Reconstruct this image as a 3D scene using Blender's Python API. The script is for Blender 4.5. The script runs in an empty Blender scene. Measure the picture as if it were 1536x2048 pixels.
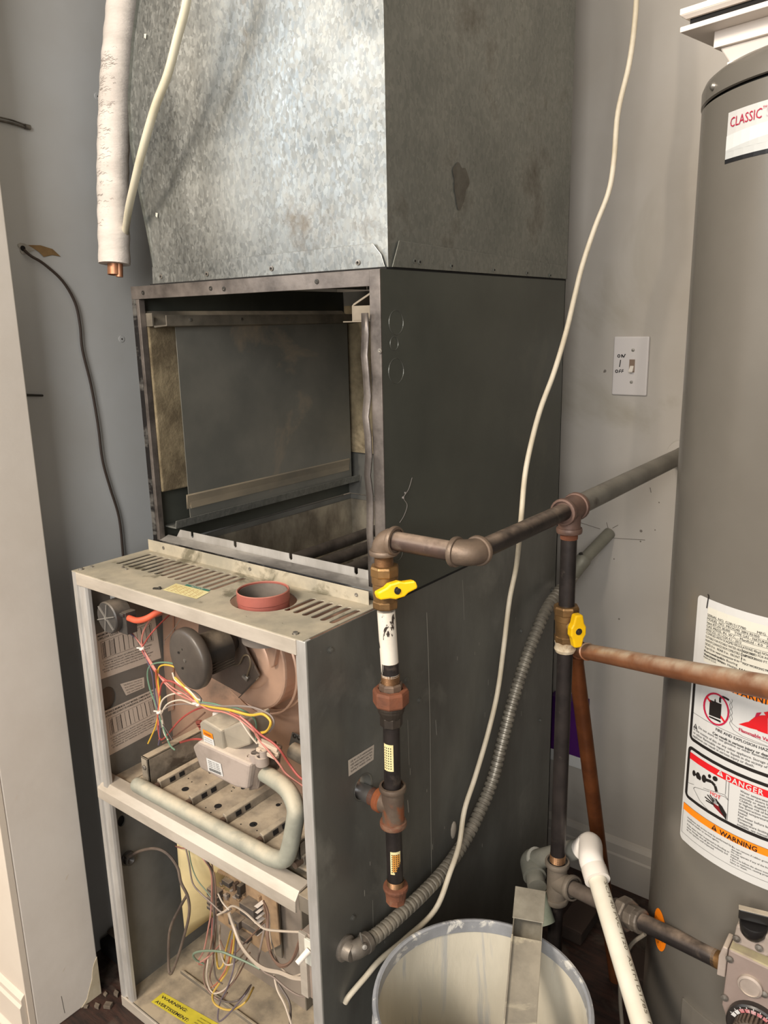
import bpy, math, random
import numpy as np
from mathutils import Vector, Matrix, noise
random.seed(7)
C = bpy.data.collections.new('room'); bpy.context.scene.collection.children.link(C)
SC = bpy.context.scene
# ------------------------------------------------------------------ camera
CAM = np.array([1.1806, -0.6754, 1.2602]); YAW, PIT, ROL, FPX = 0.65837, 0.23487, -0.02078, 1582.07
def basis():
    cy, sy, cp, sp, cr, sr = math.cos(YAW), math.sin(YAW), math.cos(PIT), math.sin(PIT), math.cos(ROL), math.sin(ROL)
    f = np.array([-sy*cp, cy*cp, -sp]); r = np.array([cy, sy, 0.0]); u = np.cross(r, f)
    return cr*r+sr*u, -sr*r+cr*u, f
RX, UY, FW = basis()
cam = bpy.data.objects.new('camera', bpy.data.cameras.new('camera')); C.objects.link(cam)
cam.matrix_world = Matrix(((RX[0], UY[0], -FW[0], CAM[0]), (RX[1], UY[1], -FW[1], CAM[1]), (RX[2], UY[2], -FW[2], CAM[2]), (0, 0, 0, 1)))
cam.data.sensor_fit = 'VERTICAL'; cam.data.sensor_height = 24; cam.data.lens = 24*FPX/2048; cam.data.clip_start = .02
SC.camera = cam
# ------------------------------------------------------------------ light
w = bpy.data.worlds.new('world'); SC.world = w; w.use_nodes = True
w.node_tree.nodes['Background'].inputs[0].default_value = (1.0, .94, .87, 1)
w.node_tree.nodes['Background'].inputs[1].default_value = .52
def area(name, loc, target, sx, sy, power, col):
    l = bpy.data.lights.new(name, 'AREA'); l.shape = 'RECTANGLE'; l.size = sx; l.size_y = sy; l.energy = power; l.color = col
    o = bpy.data.objects.new(name, l); C.objects.link(o); o.location = loc
    o.rotation_euler = (Vector(target)-Vector(loc)).to_track_quat('-Z', 'Y').to_euler(); return o
area('window_daylight', (1.9, -2.6, 2.0), (.1, .3, 1.2), 1.2, 1.4, 50, (1.0, .98, .95))
area('window_left', (-2.0, -2.2, 2.5), (.3, .2, 1.4), .9, 1.3, 16, (.82, .91, 1.0))
area('ceiling_lamp', (.1, -2.3, 2.7), (.2, .1, .4), .8, .8, 86, (1.0, .88, .74))
SC.view_settings.view_transform = 'Standard'; SC.view_settings.look = 'None'; SC.view_settings.gamma = 1
SC.view_settings.exposure = 0.55
try: SC.view_settings.use_curve_mapping = False
except Exception: pass

# ------------------------------------------------------------------ helpers
def P(px, py, ax, val):
    """world point seen at a pixel of the photograph on the plane ax = val"""
    d = FW*FPX+(px-768)*RX-(py-1024)*UY; k = 'xyz'.index(ax)
    return Vector(CAM+d*((val-CAM[k])/d[k]))
def lin(c):
    return tuple((v/255/12.92 if v/255 <= .04045 else ((v/255+.055)/1.055)**2.4) for v in c)+(1,)
MATS = {}
def mat(name, c1, c2=None, sc=10, rough=.5, metal=0.0, bump=0.0, bs=60, lo=.38, hi=.62, stretch=(1, 1, 1), c3=None, sc3=3, lo3=.55, hi3=.66, dust=None, dlo=.3, dhi=.9, r2=None, emit=None, alpha=None, trans=0, st3=(1, 1, 1)):
    if name in MATS: return MATS[name]
    m = bpy.data.materials.new(name); m.use_nodes = True; nt = m.node_tree; N = nt.nodes; L = nt.links; b = N['Principled BSDF']
    b.inputs['Roughness'].default_value = rough; b.inputs['Metallic'].default_value = metal
    b.inputs['Base Color'].default_value = lin(c1)
    if trans: b.inputs['Transmission Weight'].default_value = trans
    tc = N.new('ShaderNodeTexCoord'); out = None
    def nz(scale, st, detail=5, dist=0.0):
        mp = N.new('ShaderNodeMapping'); mp.inputs['Scale'].default_value = st; L.new(tc.outputs['Object'], mp.inputs[0])
        n = N.new('ShaderNodeTexNoise'); n.inputs['Scale'].default_value = scale; n.inputs['Detail'].default_value = detail; n.inputs['Roughness'].default_value = .62
        n.inputs['Distortion'].default_value = dist; L.new(mp.outputs[0], n.inputs['Vector']); return n.outputs['Fac']
    def ramp(src, a, z):
        r = N.new('ShaderNodeMapRange'); r.inputs[1].default_value = a; r.inputs[2].default_value = z; L.new(src, r.inputs[0]); return r.outputs[0]
    def mix(fac, A, Bc):
        x = N.new('ShaderNodeMix'); x.data_type = 'RGBA'; L.new(fac, x.inputs[0])
        if isinstance(A, tuple): x.inputs[6].default_value = A
        else: L.new(A, x.inputs[6])
        x.inputs[7].default_value = Bc; return x.outputs[2]
    if c2:
        f = ramp(nz(sc, stretch), lo, hi); out = mix(f, lin(c1), lin(c2))
        if r2 is not None:
            rr = N.new('ShaderNodeMapRange'); rr.inputs[3].default_value = rough; rr.inputs[4].default_value = r2; L.new(f, rr.inputs[0]); L.new(rr.outputs[0], b.inputs['Roughness'])
    if c3:
        out = mix(ramp(nz(sc3, st3, 6, .6), lo3, hi3), out or lin(c1), lin(c3))
    if dust:
        g = N.new('ShaderNodeNewGeometry'); s = N.new('ShaderNodeSeparateXYZ'); L.new(g.outputs['Normal'], s.inputs[0])
        a = ramp(s.outputs[2], dlo, dhi); mm = N.new('ShaderNodeMath'); mm.operation = 'MULTIPLY'; L.new(a, mm.inputs[0]); L.new(ramp(nz(28, (1, 1, 1)), .25, .6), mm.inputs[1])
        out = mix(mm.outputs[0], out or lin(c1), lin(dust))
        m2 = N.new('ShaderNodeMath'); m2.operation = 'MULTIPLY_ADD'; L.new(mm.outputs[0], m2.inputs[0]); m2.inputs[1].default_value = -metal; m2.inputs[2].default_value = metal
        if metal: L.new(m2.outputs[0], b.inputs['Metallic'])
    if out: L.new(out, b.inputs['Base Color'])
    if bump:
        bp = N.new('ShaderNodeBump'); bp.inputs['Strength'].default_value = bump; bp.inputs['Distance'].default_value = .002
        L.new(nz(bs, stretch, 4), bp.inputs['Height']); L.new(bp.outputs[0], b.inputs['Normal'])
    MATS[name] = m; return m
def galv(name, ca, cb, cstain, metal=.75, ra=.28, rb=.5, stain=(.6, .72), ssc=5):
    m = bpy.data.materials.new(name); m.use_nodes = True; nt = m.node_tree; N = nt.nodes; L = nt.links; b = N['Principled BSDF']
    tc = N.new('ShaderNodeTexCoord')
    nn = N.new('ShaderNodeTexNoise'); nn.inputs['Scale'].default_value = 150; nn.inputs['Detail'].default_value = 3
    mp = N.new('ShaderNodeMapping'); mp.inputs['Scale'].default_value = (1, 1, .6); L.new(tc.outputs['Object'], mp.inputs[0])
    av = N.new('ShaderNodeVectorMath'); av.operation = 'MULTIPLY_ADD'; av.inputs[1].default_value = (.012, .012, .012)
    L.new(mp.outputs[0], nn.inputs['Vector']); L.new(nn.outputs['Color'], av.inputs[0]); L.new(mp.outputs[0], av.inputs[2])
    v = N.new('ShaderNodeTexVoronoi'); v.inputs['Scale'].default_value = 240; L.new(av.outputs[0], v.inputs['Vector'])
    sp = N.new('ShaderNodeSeparateColor'); L.new(v.outputs['Color'], sp.inputs[0])
    big = N.new('ShaderNodeTexNoise'); big.inputs['Scale'].default_value = 7; big.inputs['Detail'].default_value = 6; L.new(tc.outputs['Object'], big.inputs['Vector'])
    ad = N.new('ShaderNodeMath'); ad.operation = 'MULTIPLY_ADD'; ad.inputs[1].default_value = .4; L.new(sp.outputs[0], ad.inputs[0])
    b2 = N.new('ShaderNodeMath'); b2.operation = 'MULTIPLY_ADD'; b2.inputs[1].default_value = 1.5; b2.inputs[2].default_value = -.48; L.new(big.outputs[0], b2.inputs[0]); L.new(b2.outputs[0], ad.inputs[2])
    x = N.new('ShaderNodeMix'); x.data_type = 'RGBA'; x.inputs[6].default_value = lin(ca); x.inputs[7].default_value = lin(cb); L.new(ad.outputs[0], x.inputs[0])
    st = N.new('ShaderNodeTexNoise'); st.inputs['Scale'].default_value = ssc; st.inputs['Detail'].default_value = 9; st.inputs['Roughness'].default_value = .7; L.new(tc.outputs['Object'], st.inputs['Vector'])
    r = N.new('ShaderNodeMapRange'); r.inputs[1].default_value = stain[0]; r.inputs[2].default_value = stain[1]; L.new(st.outputs[0], r.inputs[0])
    y = N.new('ShaderNodeMix'); y.data_type = 'RGBA'; L.new(x.outputs[2], y.inputs[6]); y.inputs[7].default_value = lin(cstain); L.new(r.outputs[0], y.inputs[0])
    L.new(y.outputs[2], b.inputs['Base Color']); b.inputs['Metallic'].default_value = metal
    rr = N.new('ShaderNodeMapRange'); rr.inputs[3].default_value = ra; rr.inputs[4].default_value = rb; L.new(sp.outputs[1], rr.inputs[0]); L.new(rr.outputs[0], b.inputs['Roughness'])
    bp = N.new('ShaderNodeBump'); bp.inputs['Strength'].default_value = .12; bp.inputs['Distance'].default_value = .001; L.new(sp.outputs[2], bp.inputs['Height']); L.new(bp.outputs[0], b.inputs['Normal'])
    return m

class B:
    """collects shapes for ONE mesh object"""
    def __init__(s): s.v = []; s.f = []; s.m = []; s.mi = 0; s.sm = []; s.smooth = False
    def add(s, vs, fs):
        o = len(s.v); s.v += [tuple(q) for q in vs]
        for f in fs: s.f.append(tuple(i+o for i in f)); s.m.append(s.mi); s.sm.append(s.smooth)
        return s
    def box(s, a, b):
        x0, x1 = sorted((a[0], b[0])); y0, y1 = sorted((a[1], b[1])); z0, z1 = sorted((a[2], b[2]))
        return s.add([(x0, y0, z0), (x1, y0, z0), (x1, y1, z0), (x0, y1, z0), (x0, y0, z1), (x1, y0, z1), (x1, y1, z1), (x0, y1, z1)],
                     [(0, 3, 2, 1), (4, 5, 6, 7), (0, 1, 5, 4), (1, 2, 6, 5), (2, 3, 7, 6), (3, 0, 4, 7)])
    def obox(s, c, ax, ay, az, hx, hy, hz):
        c = Vector(c); X = Vector(ax).normalized()*hx; Y = Vector(ay).normalized()*hy; Z = Vector(az).normalized()*hz
        vs = [c+X*i+Y*j+Z*k for k in (-1, 1) for (i, j) in ((-1, -1), (1, -1), (1, 1), (-1, 1))]
        return s.add(vs, [(0, 3, 2, 1), (4, 5, 6, 7), (0, 1, 5, 4), (1, 2, 6, 5), (2, 3, 7, 6), (3, 0, 4, 7)])
    def quad(s, pts): return s.add(pts, [tuple(range(len(pts)))])
    def prism(s, pts, d):
        """polygon pts extruded by the vector d"""
        n = len(pts); d = Vector(d); a = [Vector(q) for q in pts]
        return s.add(a+[q+d for q in a], [tuple(range(n))[::-1], tuple(range(n, 2*n))]+[(i, (i+1) % n, (i+1) % n+n, i+n) for i in range(n)])
    def lathe(s, c, axis, prof, n=24, ref=None, a0=0, a1=None, rot=0):
        """prof = [(r, h)...] turned about axis through c"""
        c = Vector(c); A = Vector(axis).normalized(); U = Vector(ref) if ref else (Vector((0, 0, 1)) if abs(A.z) < .9 else Vector((1, 0, 0)))
        U = (U-A*U.dot(A)).normalized(); W = A.cross(U); full = a1 is None; a1 = a0+2*math.pi if full else a1
        k = n if full else n+1; vs = []
        for r, h in prof:
            for i in range(k):
                t = rot+a0+(a1-a0)*i/n; vs.append(c+A*h+(U*math.cos(t)+W*math.sin(t))*max(r, 1e-5))
        fs = []
        for j in range(len(prof)-1):
            for i in range(n):
                i2 = (i+1) % k; fs.append((j*k+i, j*k+i2, (j+1)*k+i2, (j+1)*k+i))
        return s.add(vs, fs)
    def cyl(s, p0, p1, r, r1=None, n=16, rot=0):
        p0 = Vector(p0); p1 = Vector(p1); h = (p1-p0).length; r1 = r if r1 is None else r1
        return s.lathe(p0, p1-p0, [(0, 0), (r, 0), (r1, h), (0, h)], n, rot=rot)
    def tube(s, pts, r, n=8, sub=6, cap=True, smoothpath=True):
        pts = [Vector(q) for q in pts]
        if smoothpath and len(pts) > 2: pts = crom(pts, sub)
        k = len(pts); rad = r if callable(r) else (lambda t: r)
        T = [(pts[min(i+1, k-1)]-pts[max(i-1, 0)]).normalized() for i in range(k)]
        U = T[0].orthogonal().normalized(); vs = []; L = 0; tot = sum((pts[i+1]-pts[i]).length for i in range(k-1))
        for i in range(k):
            if i: L += (pts[i]-pts[i-1]).length
            U = (U-T[i]*U.dot(T[i])).normalized(); W = T[i].cross(U); rr = rad(L/tot)
            vs += [pts[i]+(U*math.cos(2*math.pi*j/n)+W*math.sin(2*math.pi*j/n))*rr for j in range(n)]
        fs = [(i*n+j, i*n+(j+1) % n, (i+1)*n+(j+1) % n, (i+1)*n+j) for i in range(k-1) for j in range(n)]
        if cap: fs += [tuple(range(n))[::-1], tuple(range((k-1)*n, k*n))]
        return s.add(vs, fs)
    def ball(s, c, r, n=12, sq=(1, 1, 1)):
        vs = []; fs = []; m = n//2
        for j in range(m+1):
            for i in range(n):
                t = math.pi*j/m; a = 2*math.pi*i/n; vs.append(Vector(c)+Vector((math.sin(t)*math.cos(a)*sq[0], math.sin(t)*math.sin(a)*sq[1], math.cos(t)*sq[2]))*r)
        for j in range(m):
            for i in range(n): fs.append((j*n+i, (j+1)*n+i, (j+1)*n+(i+1) % n, j*n+(i+1) % n))
        return s.add(vs, fs)
    def build(s, name, mats, parent=None, bevel=0, smooth=None, seg=2):
        me = bpy.data.meshes.new(name); me.from_pydata(s.v, [], s.f); me.update()
        for mm in (mats if isinstance(mats, (list, tuple)) else [mats]): me.materials.append(mm)
        for i, p in enumerate(me.polygons): p.material_index = s.m[i]; p.use_smooth = s.sm[i] if smooth is None else smooth
        o = bpy.data.objects.new(name, me); C.objects.link(o)
        if smooth or any(s.sm):
            me.set_sharp_from_angle(angle=math.radians(38))
        if parent:
            o.parent = parent; q = parent
            off = Vector((0, 0, 0))
            while q: off += q.location; q = q.parent
            o.location = -off
        if bevel:
            md = o.modifiers.new('bevel', 'BEVEL'); md.width = bevel; md.segments = seg; md.limit_method = 'ANGLE'; md.angle_limit = math.radians(40)
        return o
def crom(pts, sub):
    q = [pts[0]*2-pts[1]]+pts+[pts[-1]*2-pts[-2]]; out = []
    for i in range(1, len(q)-2):
        a, b, c, d = q[i-1:i+3]
        for k in range(sub):
            t = k/sub; out.append(.5*((2*b)+(c-a)*t+(2*a-5*b+4*c-d)*t*t+(3*b-a-3*c+d)*t*t*t))
    return out+[pts[-1]]
def thing(name, label, cat, loc, group=None):
    o = bpy.data.objects.new(name, None); C.objects.link(o); o.location = loc; o.empty_display_size = .1; o['label'] = label; o['category'] = cat
    if group: o['group'] = group
    return o
def tag(o, label, cat, group=None):
    o['label'] = label; o['category'] = cat
    if group: o['group'] = group
    return o
def struct(o): o['kind'] = 'structure'; return o
def plate2d(outlines, th, fn_v, name_tmp='tmp'):
    """flat plate with holes: outlines in 2-D (first outer, rest holes), th thickness; returns verts mapped by fn_v(u, v, w) and faces"""
    cu = bpy.data.curves.new(name_tmp, 'CURVE'); cu.dimensions = '2D'; cu.fill_mode = 'BOTH'; cu.extrude = th/2
    for o in outlines:
        sp = cu.splines.new('POLY'); sp.points.add(len(o)-1); sp.use_cyclic_u = True
        for i, q in enumerate(o): sp.points[i].co = (q[0], q[1], 0, 1)
    ob = bpy.data.objects.new(name_tmp, cu); C.objects.link(ob); bpy.context.view_layer.update()
    me = ob.evaluated_get(bpy.context.evaluated_depsgraph_get()).to_mesh()
    vs = [fn_v(*v.co) for v in me.vertices]; fs = [tuple(p.vertices) for p in me.polygons]
    bpy.data.objects.remove(ob); bpy.data.curves.remove(cu); return vs, fs
def circ(cx, cy, r, n=20, ry=None): return [(cx+r*math.cos(2*math.pi*i/n), cy+(ry or r)*math.sin(2*math.pi*i/n)) for i in range(n)]
def slot(x0, x1, y0, y1, n=5):
    r = (x1-x0)/2; cx = (x0+x1)/2
    return [(cx+r*math.cos(math.pi+math.pi*i/n), y0+r+r*math.sin(math.pi+math.pi*i/n)) for i in range(n+1)]+[(cx+r*math.cos(math.pi*i/n), y1-r+r*math.sin(math.pi*i/n)) for i in range(n+1)]
TXT = {}
def text2d(s, size=1.0, bold=0, spacing=1.0):
    key = (s, bold, spacing)
    if key not in TXT:
        cu = bpy.data.curves.new('tmp', 'FONT'); cu.body = s; cu.size = 1; cu.offset = bold; cu.resolution_u = 2; cu.space_character = spacing; cu.fill_mode = 'FRONT'
        ob = bpy.data.objects.new('tmp', cu); C.objects.link(ob); bpy.context.view_layer.update()
        me = ob.evaluated_get(bpy.context.evaluated_depsgraph_get()).to_mesh()
        TXT[key] = ([(v.co.x, v.co.y) for v in me.vertices], [tuple(p.vertices) for p in me.polygons])
        bpy.data.objects.remove(ob); bpy.data.curves.remove(cu)
    vs, fs = TXT[key]; return [(x*size, y*size) for x, y in vs], fs
class Decal(B):
    """printing on a surface: fn(u, v, lift) -> point"""
    def __init__(s, fn): super().__init__(); s.fn = fn; s.k = 1
    def poly(s, pts, mi, lift=None, nsub=1):
        s.mi = mi; l = lift or s.k*.00025; s.add([s.fn(u, v, l) for u, v in pts], [tuple(range(len(pts)))]); return s
    def rect(s, u0, v0, u1, v1, mi, lift=None, n=1):
        s.mi = mi; l = lift or s.k*.00025
        vs = []; fs = []
        for i in range(n+1):
            u = u0+(u1-u0)*i/n; vs += [s.fn(u, v0, l), s.fn(u, v1, l)]
        for i in range(n): fs.append((2*i, 2*i+2, 2*i+3, 2*i+1))
        s.add(vs, fs); return s
    def line(s, u0, v0, u1, v1, w, mi):
        d = math.hypot(u1-u0, v1-v0) or 1; a, b = -(v1-v0)/d*w/2, (u1-u0)/d*w/2; n = max(1, int(abs(u1-u0)/.02))
        for i in range(n):
            p, q = i/n, (i+1)/n; U0, V0, U1, V1 = u0+(u1-u0)*p, v0+(v1-v0)*p, u0+(u1-u0)*q, v0+(v1-v0)*q
            s.poly([(U0-a, V0-b), (U1-a, V1-b), (U1+a, V1+b), (U0+a, V0+b)], mi)
        return s
    def path(s, pts, w, mi):
        for a, b in zip(pts, pts[1:]): s.line(*a, *b, w, mi)
    def frame(s, u0, v0, u1, v1, w, mi, n=8, r=0):
        s.rect(u0, v0, u1, v0+w, mi, n=n); s.rect(u0, v1-w, u1, v1, mi, n=n); s.rect(u0, v0+w, u0+w, v1-w, mi); s.rect(u1-w, v0+w, u1, v1-w, mi)
    def text(s, t, u, v, size, mi, bold=0, spacing=1.0, width=None, rot=0, lift=None):
        vs, fs = text2d(t, size, bold, spacing); s.mi = mi
        kx = 1 if not width else width/max(x for x, y in vs)
        c, n = math.cos(rot), math.sin(rot); l = lift or (s.k+1)*.00025
        s.add([s.fn(u+x*kx*c-y*n, v+x*kx*n+y*c, l) for x, y in vs], fs); return s

# ------------------------------------------------------------------ materials
paintwall = mat('wall_paint', (174, 168, 160), (165, 158, 148), 2.2, .75, 0, .05, 180, c3=(150, 143, 128), sc3=2.5, lo3=.6, hi3=.75)
daylitwall = mat('wall_paint_daylit', (186, 187, 186), (176, 174, 169), 1.6, .75, 0, .05, 180)  # wall paint again, lighter and cooler with the daylight put into the colour
litjamb = mat('jamb_paint_lit', (214, 206, 196), (206, 197, 186), 4, .7, 0, .12, 60)  # same paint as the walls, raised so the jamb looks more lit
litcream = mat('cream_lit_paint', (208, 196, 180), (202, 188, 172), 3, .65)  # same wall paint, the stronger front light painted in as cream
floormat = mat('dark_wood_floor', (62, 40, 32), (34, 24, 20), 14, .6, 0, .3, 90, stretch=(1, 6, 1), c3=(92, 84, 74), sc3=9, lo3=.55, hi3=.75)
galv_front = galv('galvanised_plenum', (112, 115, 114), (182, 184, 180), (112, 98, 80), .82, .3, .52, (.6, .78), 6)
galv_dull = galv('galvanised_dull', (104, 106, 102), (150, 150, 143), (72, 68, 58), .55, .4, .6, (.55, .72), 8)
dusty_top = mat('dusty_galvanised_top', (176, 166, 146), (150, 144, 128), 16, .72, .1, .1, 120, c3=(112, 106, 88), sc3=9, lo3=.56, hi3=.63)
steel_side = mat('grey_coated_steel_side', (104, 104, 98), (88, 87, 82), 9, .4, .2, .08, 300, stretch=(1, 1, .4), c3=(128, 127, 119), sc3=5, lo3=.55, hi3=.75)
steel_dark = mat('dark_green_grey_steel', (78, 80, 73), (68, 70, 64), 5, .42, .2, .04, 300, c3=(92, 91, 80), sc3=4, lo3=.58, hi3=.8)
steel_in = mat('grey_inner_steel', (116, 115, 110), (98, 97, 92), 8, .5, .25, .05, 200)
steel_low = mat('dusty_lower_steel', (122, 113, 100), (104, 97, 86), 7, .7, .1, .05, 200, dust=(170, 155, 132))
post_m = mat('pale_galvanised_post', (196, 193, 188), (170, 166, 160), 18, .5, .45, .05, 90, stretch=(1, 1, .3))
rail_m = mat('pale_rail', (200, 190, 176), (176, 166, 152), 20, .5, .35, .05, 90, stretch=(.3, 1, 1))
warm_galv = mat('galvanised_warm_reflection', (206, 170, 146), (186, 154, 134), 6, .42, .5, .04, 80, c3=(130, 118, 108), sc3=5, lo3=.6, hi3=.75)  # plain galvanised metal, its warm reflection painted in as tan
black_plastic = mat('dusty_black_plastic', (52, 50, 48), (70, 66, 62), 14, .45, 0, .05, 100, dust=(120, 110, 98))
motor_m = mat('motor_dark_steel', (74, 68, 62), (56, 52, 48), 12, .5, .4, .05, 120, dust=(130, 116, 98))
cap_m = mat('motor_cap_brown_black', (84, 76, 68), (66, 60, 55), 7, .4, 0, .05, 90)
pale_pipe = mat('dusty_grey_green_pipe', (152, 152, 138), (134, 134, 122), 22, .6, .1, .15, 160, dust=(188, 178, 156), dlo=.1)
cast_m = mat('dusty_cast_aluminium', (172, 158, 148), (150, 138, 128), 16, .6, .2, .15, 150, dust=(190, 176, 160))
valve_top = mat('dusty_taupe_plastic', (152, 142, 126), (138, 130, 116), 14, .65, 0, .05, 120, dust=(186, 174, 154))
dark_slot = mat('black_void', (14, 12, 11), None, rough=.9)
burner_m = mat('dusty_burner_metal', (150, 140, 124), (112, 104, 92), 26, .7, .15, .2, 200, c3=(90, 80, 68), sc3=14, lo3=.58, hi3=.68, dust=(176, 162, 140))
foil = mat('crinkled_foil', (176, 168, 152), (128, 120, 108), 18, .32, .55, 1.0, 26, stretch=(1, 1, .6))
insul = mat('scorched_insulation', (150, 136, 108), (96, 84, 64), 12, .95, 0, .8, 90, c3=(184, 168, 138), sc3=7, lo3=.55, hi3=.75)
tape_blk = mat('black_tape_silver', (40, 38, 38), (110, 108, 104), 16, .35, .4, .2, 60, stretch=(1, 1, 2), lo=.5, hi=.6)
tape_sil = mat('worn_silver_strip', (134, 126, 120), (90, 84, 80), 13, .38, .55, .25, 50, lo=.4, hi=.62)
blackpipe = mat('black_iron_pipe', (62, 56, 54), (48, 44, 43), 24, .38, .5, .1, 150, c3=(96, 86, 78), sc3=24, lo3=.6, hi3=.72, dust=(128, 112, 98))
brownpipe = mat('brown_iron_pipe', (92, 74, 66), (70, 58, 52), 20, .42, .4, .1, 150, c3=(122, 108, 96), sc3=26, lo3=.58, hi3=.7, dust=(150, 132, 116))
fit_m = mat('malleable_fitting', (118, 98, 82), (94, 78, 68), 22, .55, .35, .25, 160, c3=(130, 84, 58), sc3=16, lo3=.58, hi3=.7)
rust_m = mat('rusty_fitting', (128, 78, 54), (100, 64, 48), 22, .75, .15, .3, 160, c3=(128, 104, 84), sc3=18, lo3=.55, hi3=.66)
brass_m = mat('tarnished_brass', (150, 116, 74), (122, 94, 62), 26, .42, .7, .15, 200)
bronze_m = mat('copper_threads', (138, 104, 72), (108, 80, 56), 30, .45, .6, .1, 200)
yellow_m = mat('yellow_handle', (246, 198, 14), (236, 184, 10), 16, .38)
whitepipe = mat('white_painted_pipe', (222, 214, 200), (206, 198, 184), 14, .5, 0, .1, 120, c3=(48, 38, 32), sc3=55, lo3=.585, hi3=.6, st3=(1, 1, .5))
paper = mat('label_paper', (198, 186, 172), (188, 176, 162), 8, .6)
ink = mat('black_print', (38, 34, 32), None, rough=.6)
greyink = mat('grey_print', (110, 104, 98), None, rough=.6)
screw_m = mat('zinc_screw', (170, 166, 158), (130, 124, 116), 60, .35, .75)
dark_screw = mat('dark_screw', (70, 68, 64), None, rough=.4, metal=.7)
wcable = mat('cream_cable', (214, 204, 184), (196, 184, 160), 20, .5)
conduit_m = mat('flexible_conduit_steel', (150, 143, 130), (122, 116, 105), 30, .42, .4, .05, 200)
emt_m = mat('grey_conduit', (132, 130, 118), (118, 116, 104), 18, .5, .3)
heater_m = mat('taupe_heater_paint', (122, 117, 109), (115, 110, 102), 3, .27, .25, .03, 400)
white_lab = mat('white_label', (198, 197, 194), None, rough=.35)
orange_p = mat('orange_print', (244, 130, 20), None, rough=.4)
red_p = mat('red_print', (206, 28, 34), None, rough=.4)
crim_p = mat('crimson_print', (176, 30, 62), None, rough=.4)
lgrey_p = mat('light_grey_print', (196, 196, 194), None, rough=.4)
cream_p = mat('cream_print', (206, 203, 190), None, rough=.4)
white_pl = mat('white_plastic', (232, 222, 212), (224, 212, 200), 6, .45)
copper_m = mat('tarnished_copper', (176, 118, 82), (150, 98, 68), 16, .42, .55, .08, 120, dust=(178, 160, 138), dlo=-.1, dhi=.7)
copper_dk = mat('dark_copper', (128, 74, 40), (96, 54, 30), 14, .45, .4)
pvc_w = mat('white_pvc', (226, 220, 204), (216, 208, 190), 8, .35)
pvc_g = mat('dusty_grey_pvc', (150, 148, 138), (128, 128, 118), 14, .55, 0, .05, 120)
bucket_out = mat('dirty_white_plastic', (168, 166, 164), (132, 132, 132), 10, .45, 0, .05, 60, c3=(206, 202, 194), sc3=22, lo3=.55, hi3=.62)
bucket_in = mat('dried_compound', (204, 197, 180), (190, 184, 168), 7, .8, 0, .5, 40, stretch=(1.5, 1.5, .5), c3=(172, 171, 166), sc3=12, lo3=.57, hi3=.63, st3=(1.8, 1.8, .22))
insulfoam = mat('white_pipe_wrap', (214, 206, 198), (196, 188, 180), 9, .8, 0, .5, 70, stretch=(1, 1, 3))
clear_tube = mat('translucent_tubing', (206, 200, 178), (190, 182, 156), 12, .3)
cord_m = mat('brown_black_cord', (58, 46, 38), None, rough=.6)
orange_h = mat('orange_silicone_hose', (214, 96, 66), (196, 84, 58), 12, .5)
red_collar = mat('red_rubber_collar', (156, 86, 74), (138, 74, 64), 14, .6, 0, .1, 100, dust=(176, 120, 104))
yellow_card = mat('yellowed_card', (214, 196, 148), (198, 178, 130), 6, .8)
yellow_stk = mat('yellow_sticker', (206, 190, 56), (178, 164, 48), 9, .6)
pale_stk = mat('faded_yellow_sticker', (220, 210, 160), (206, 192, 134), 16, .7)
board_m = mat('dusty_circuit_board', (168, 140, 108), (140, 116, 92), 24, .8, 0, .2, 120)
chip_m = mat('dusty_dark_component', (92, 84, 78), (70, 64, 60), 20, .7, 0, .1, 100, dust=(140, 126, 110))

# ------------------------------------------------------------------ room shell
WB = .88; XL = -.157; XJ = -.057; YJ0, YJ1 = -.137, -.008
struct(B().box((-3, -4.2, -.06), (4, WB+.1, 0)).build('floor', floormat))
struct(B().box((-.9, WB, 0), (3.2, WB+.1, 2.9)).build('wall_back', paintwall))
struct(B().box((XL-.1, YJ1, 0), (XL, WB, 2.9)).build('wall_left', daylitwall))
struct(B().box((XJ-.12, YJ0+.0005, 0), (XJ, YJ1, 2.9)).build('wall_jamb', litjamb, bevel=.002))
struct(B().box((-2.6, YJ0-.012, 0), (XJ, YJ0, 2.9)).build('wall_front', litcream, bevel=.001))
struct(B().box((-3, -4.2, 2.9), (4, WB+.1, 3.0)).build('unseen_ceiling', paintwall))  # out of view, added to cut the ambient light from above
struct(B().box((1.62, -.2, 0), (1.74, WB, 2.9)).build('unseen_wall_right', paintwall))  # out of view, added to darken the lower right
# baseboards: back wall, front wall
def moulding(o0, dirv, out, ln, prof, name, m):
    o0 = Vector(o0); d = Vector(dirv); n = Vector(out)
    b = B(); b.prism([o0+n*a+Vector((0, 0, h)) for a, h in prof], d*ln); return struct(b.build(name, m, bevel=.001))
moulding((-.1, WB, 0), (1, 0, 0), (0, -1, 0), 3, [(0, 0), (.014, 0), (.014, .078), (.011, .082), (.011, .104), (.006, .113), (0, .117)], 'baseboard_back', paintwall)
moulding((-2.5, YJ0-.012, 0), (1, 0, 0), (0, -1, 0), 2.5-.06, [(0, 0), (.02, 0), (.02, .02), (.012, .028), (.012, .085), (.008, .09), (.008, .1), (.003, .106), (0, .108)], 'baseboard_front', litcream)

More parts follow.
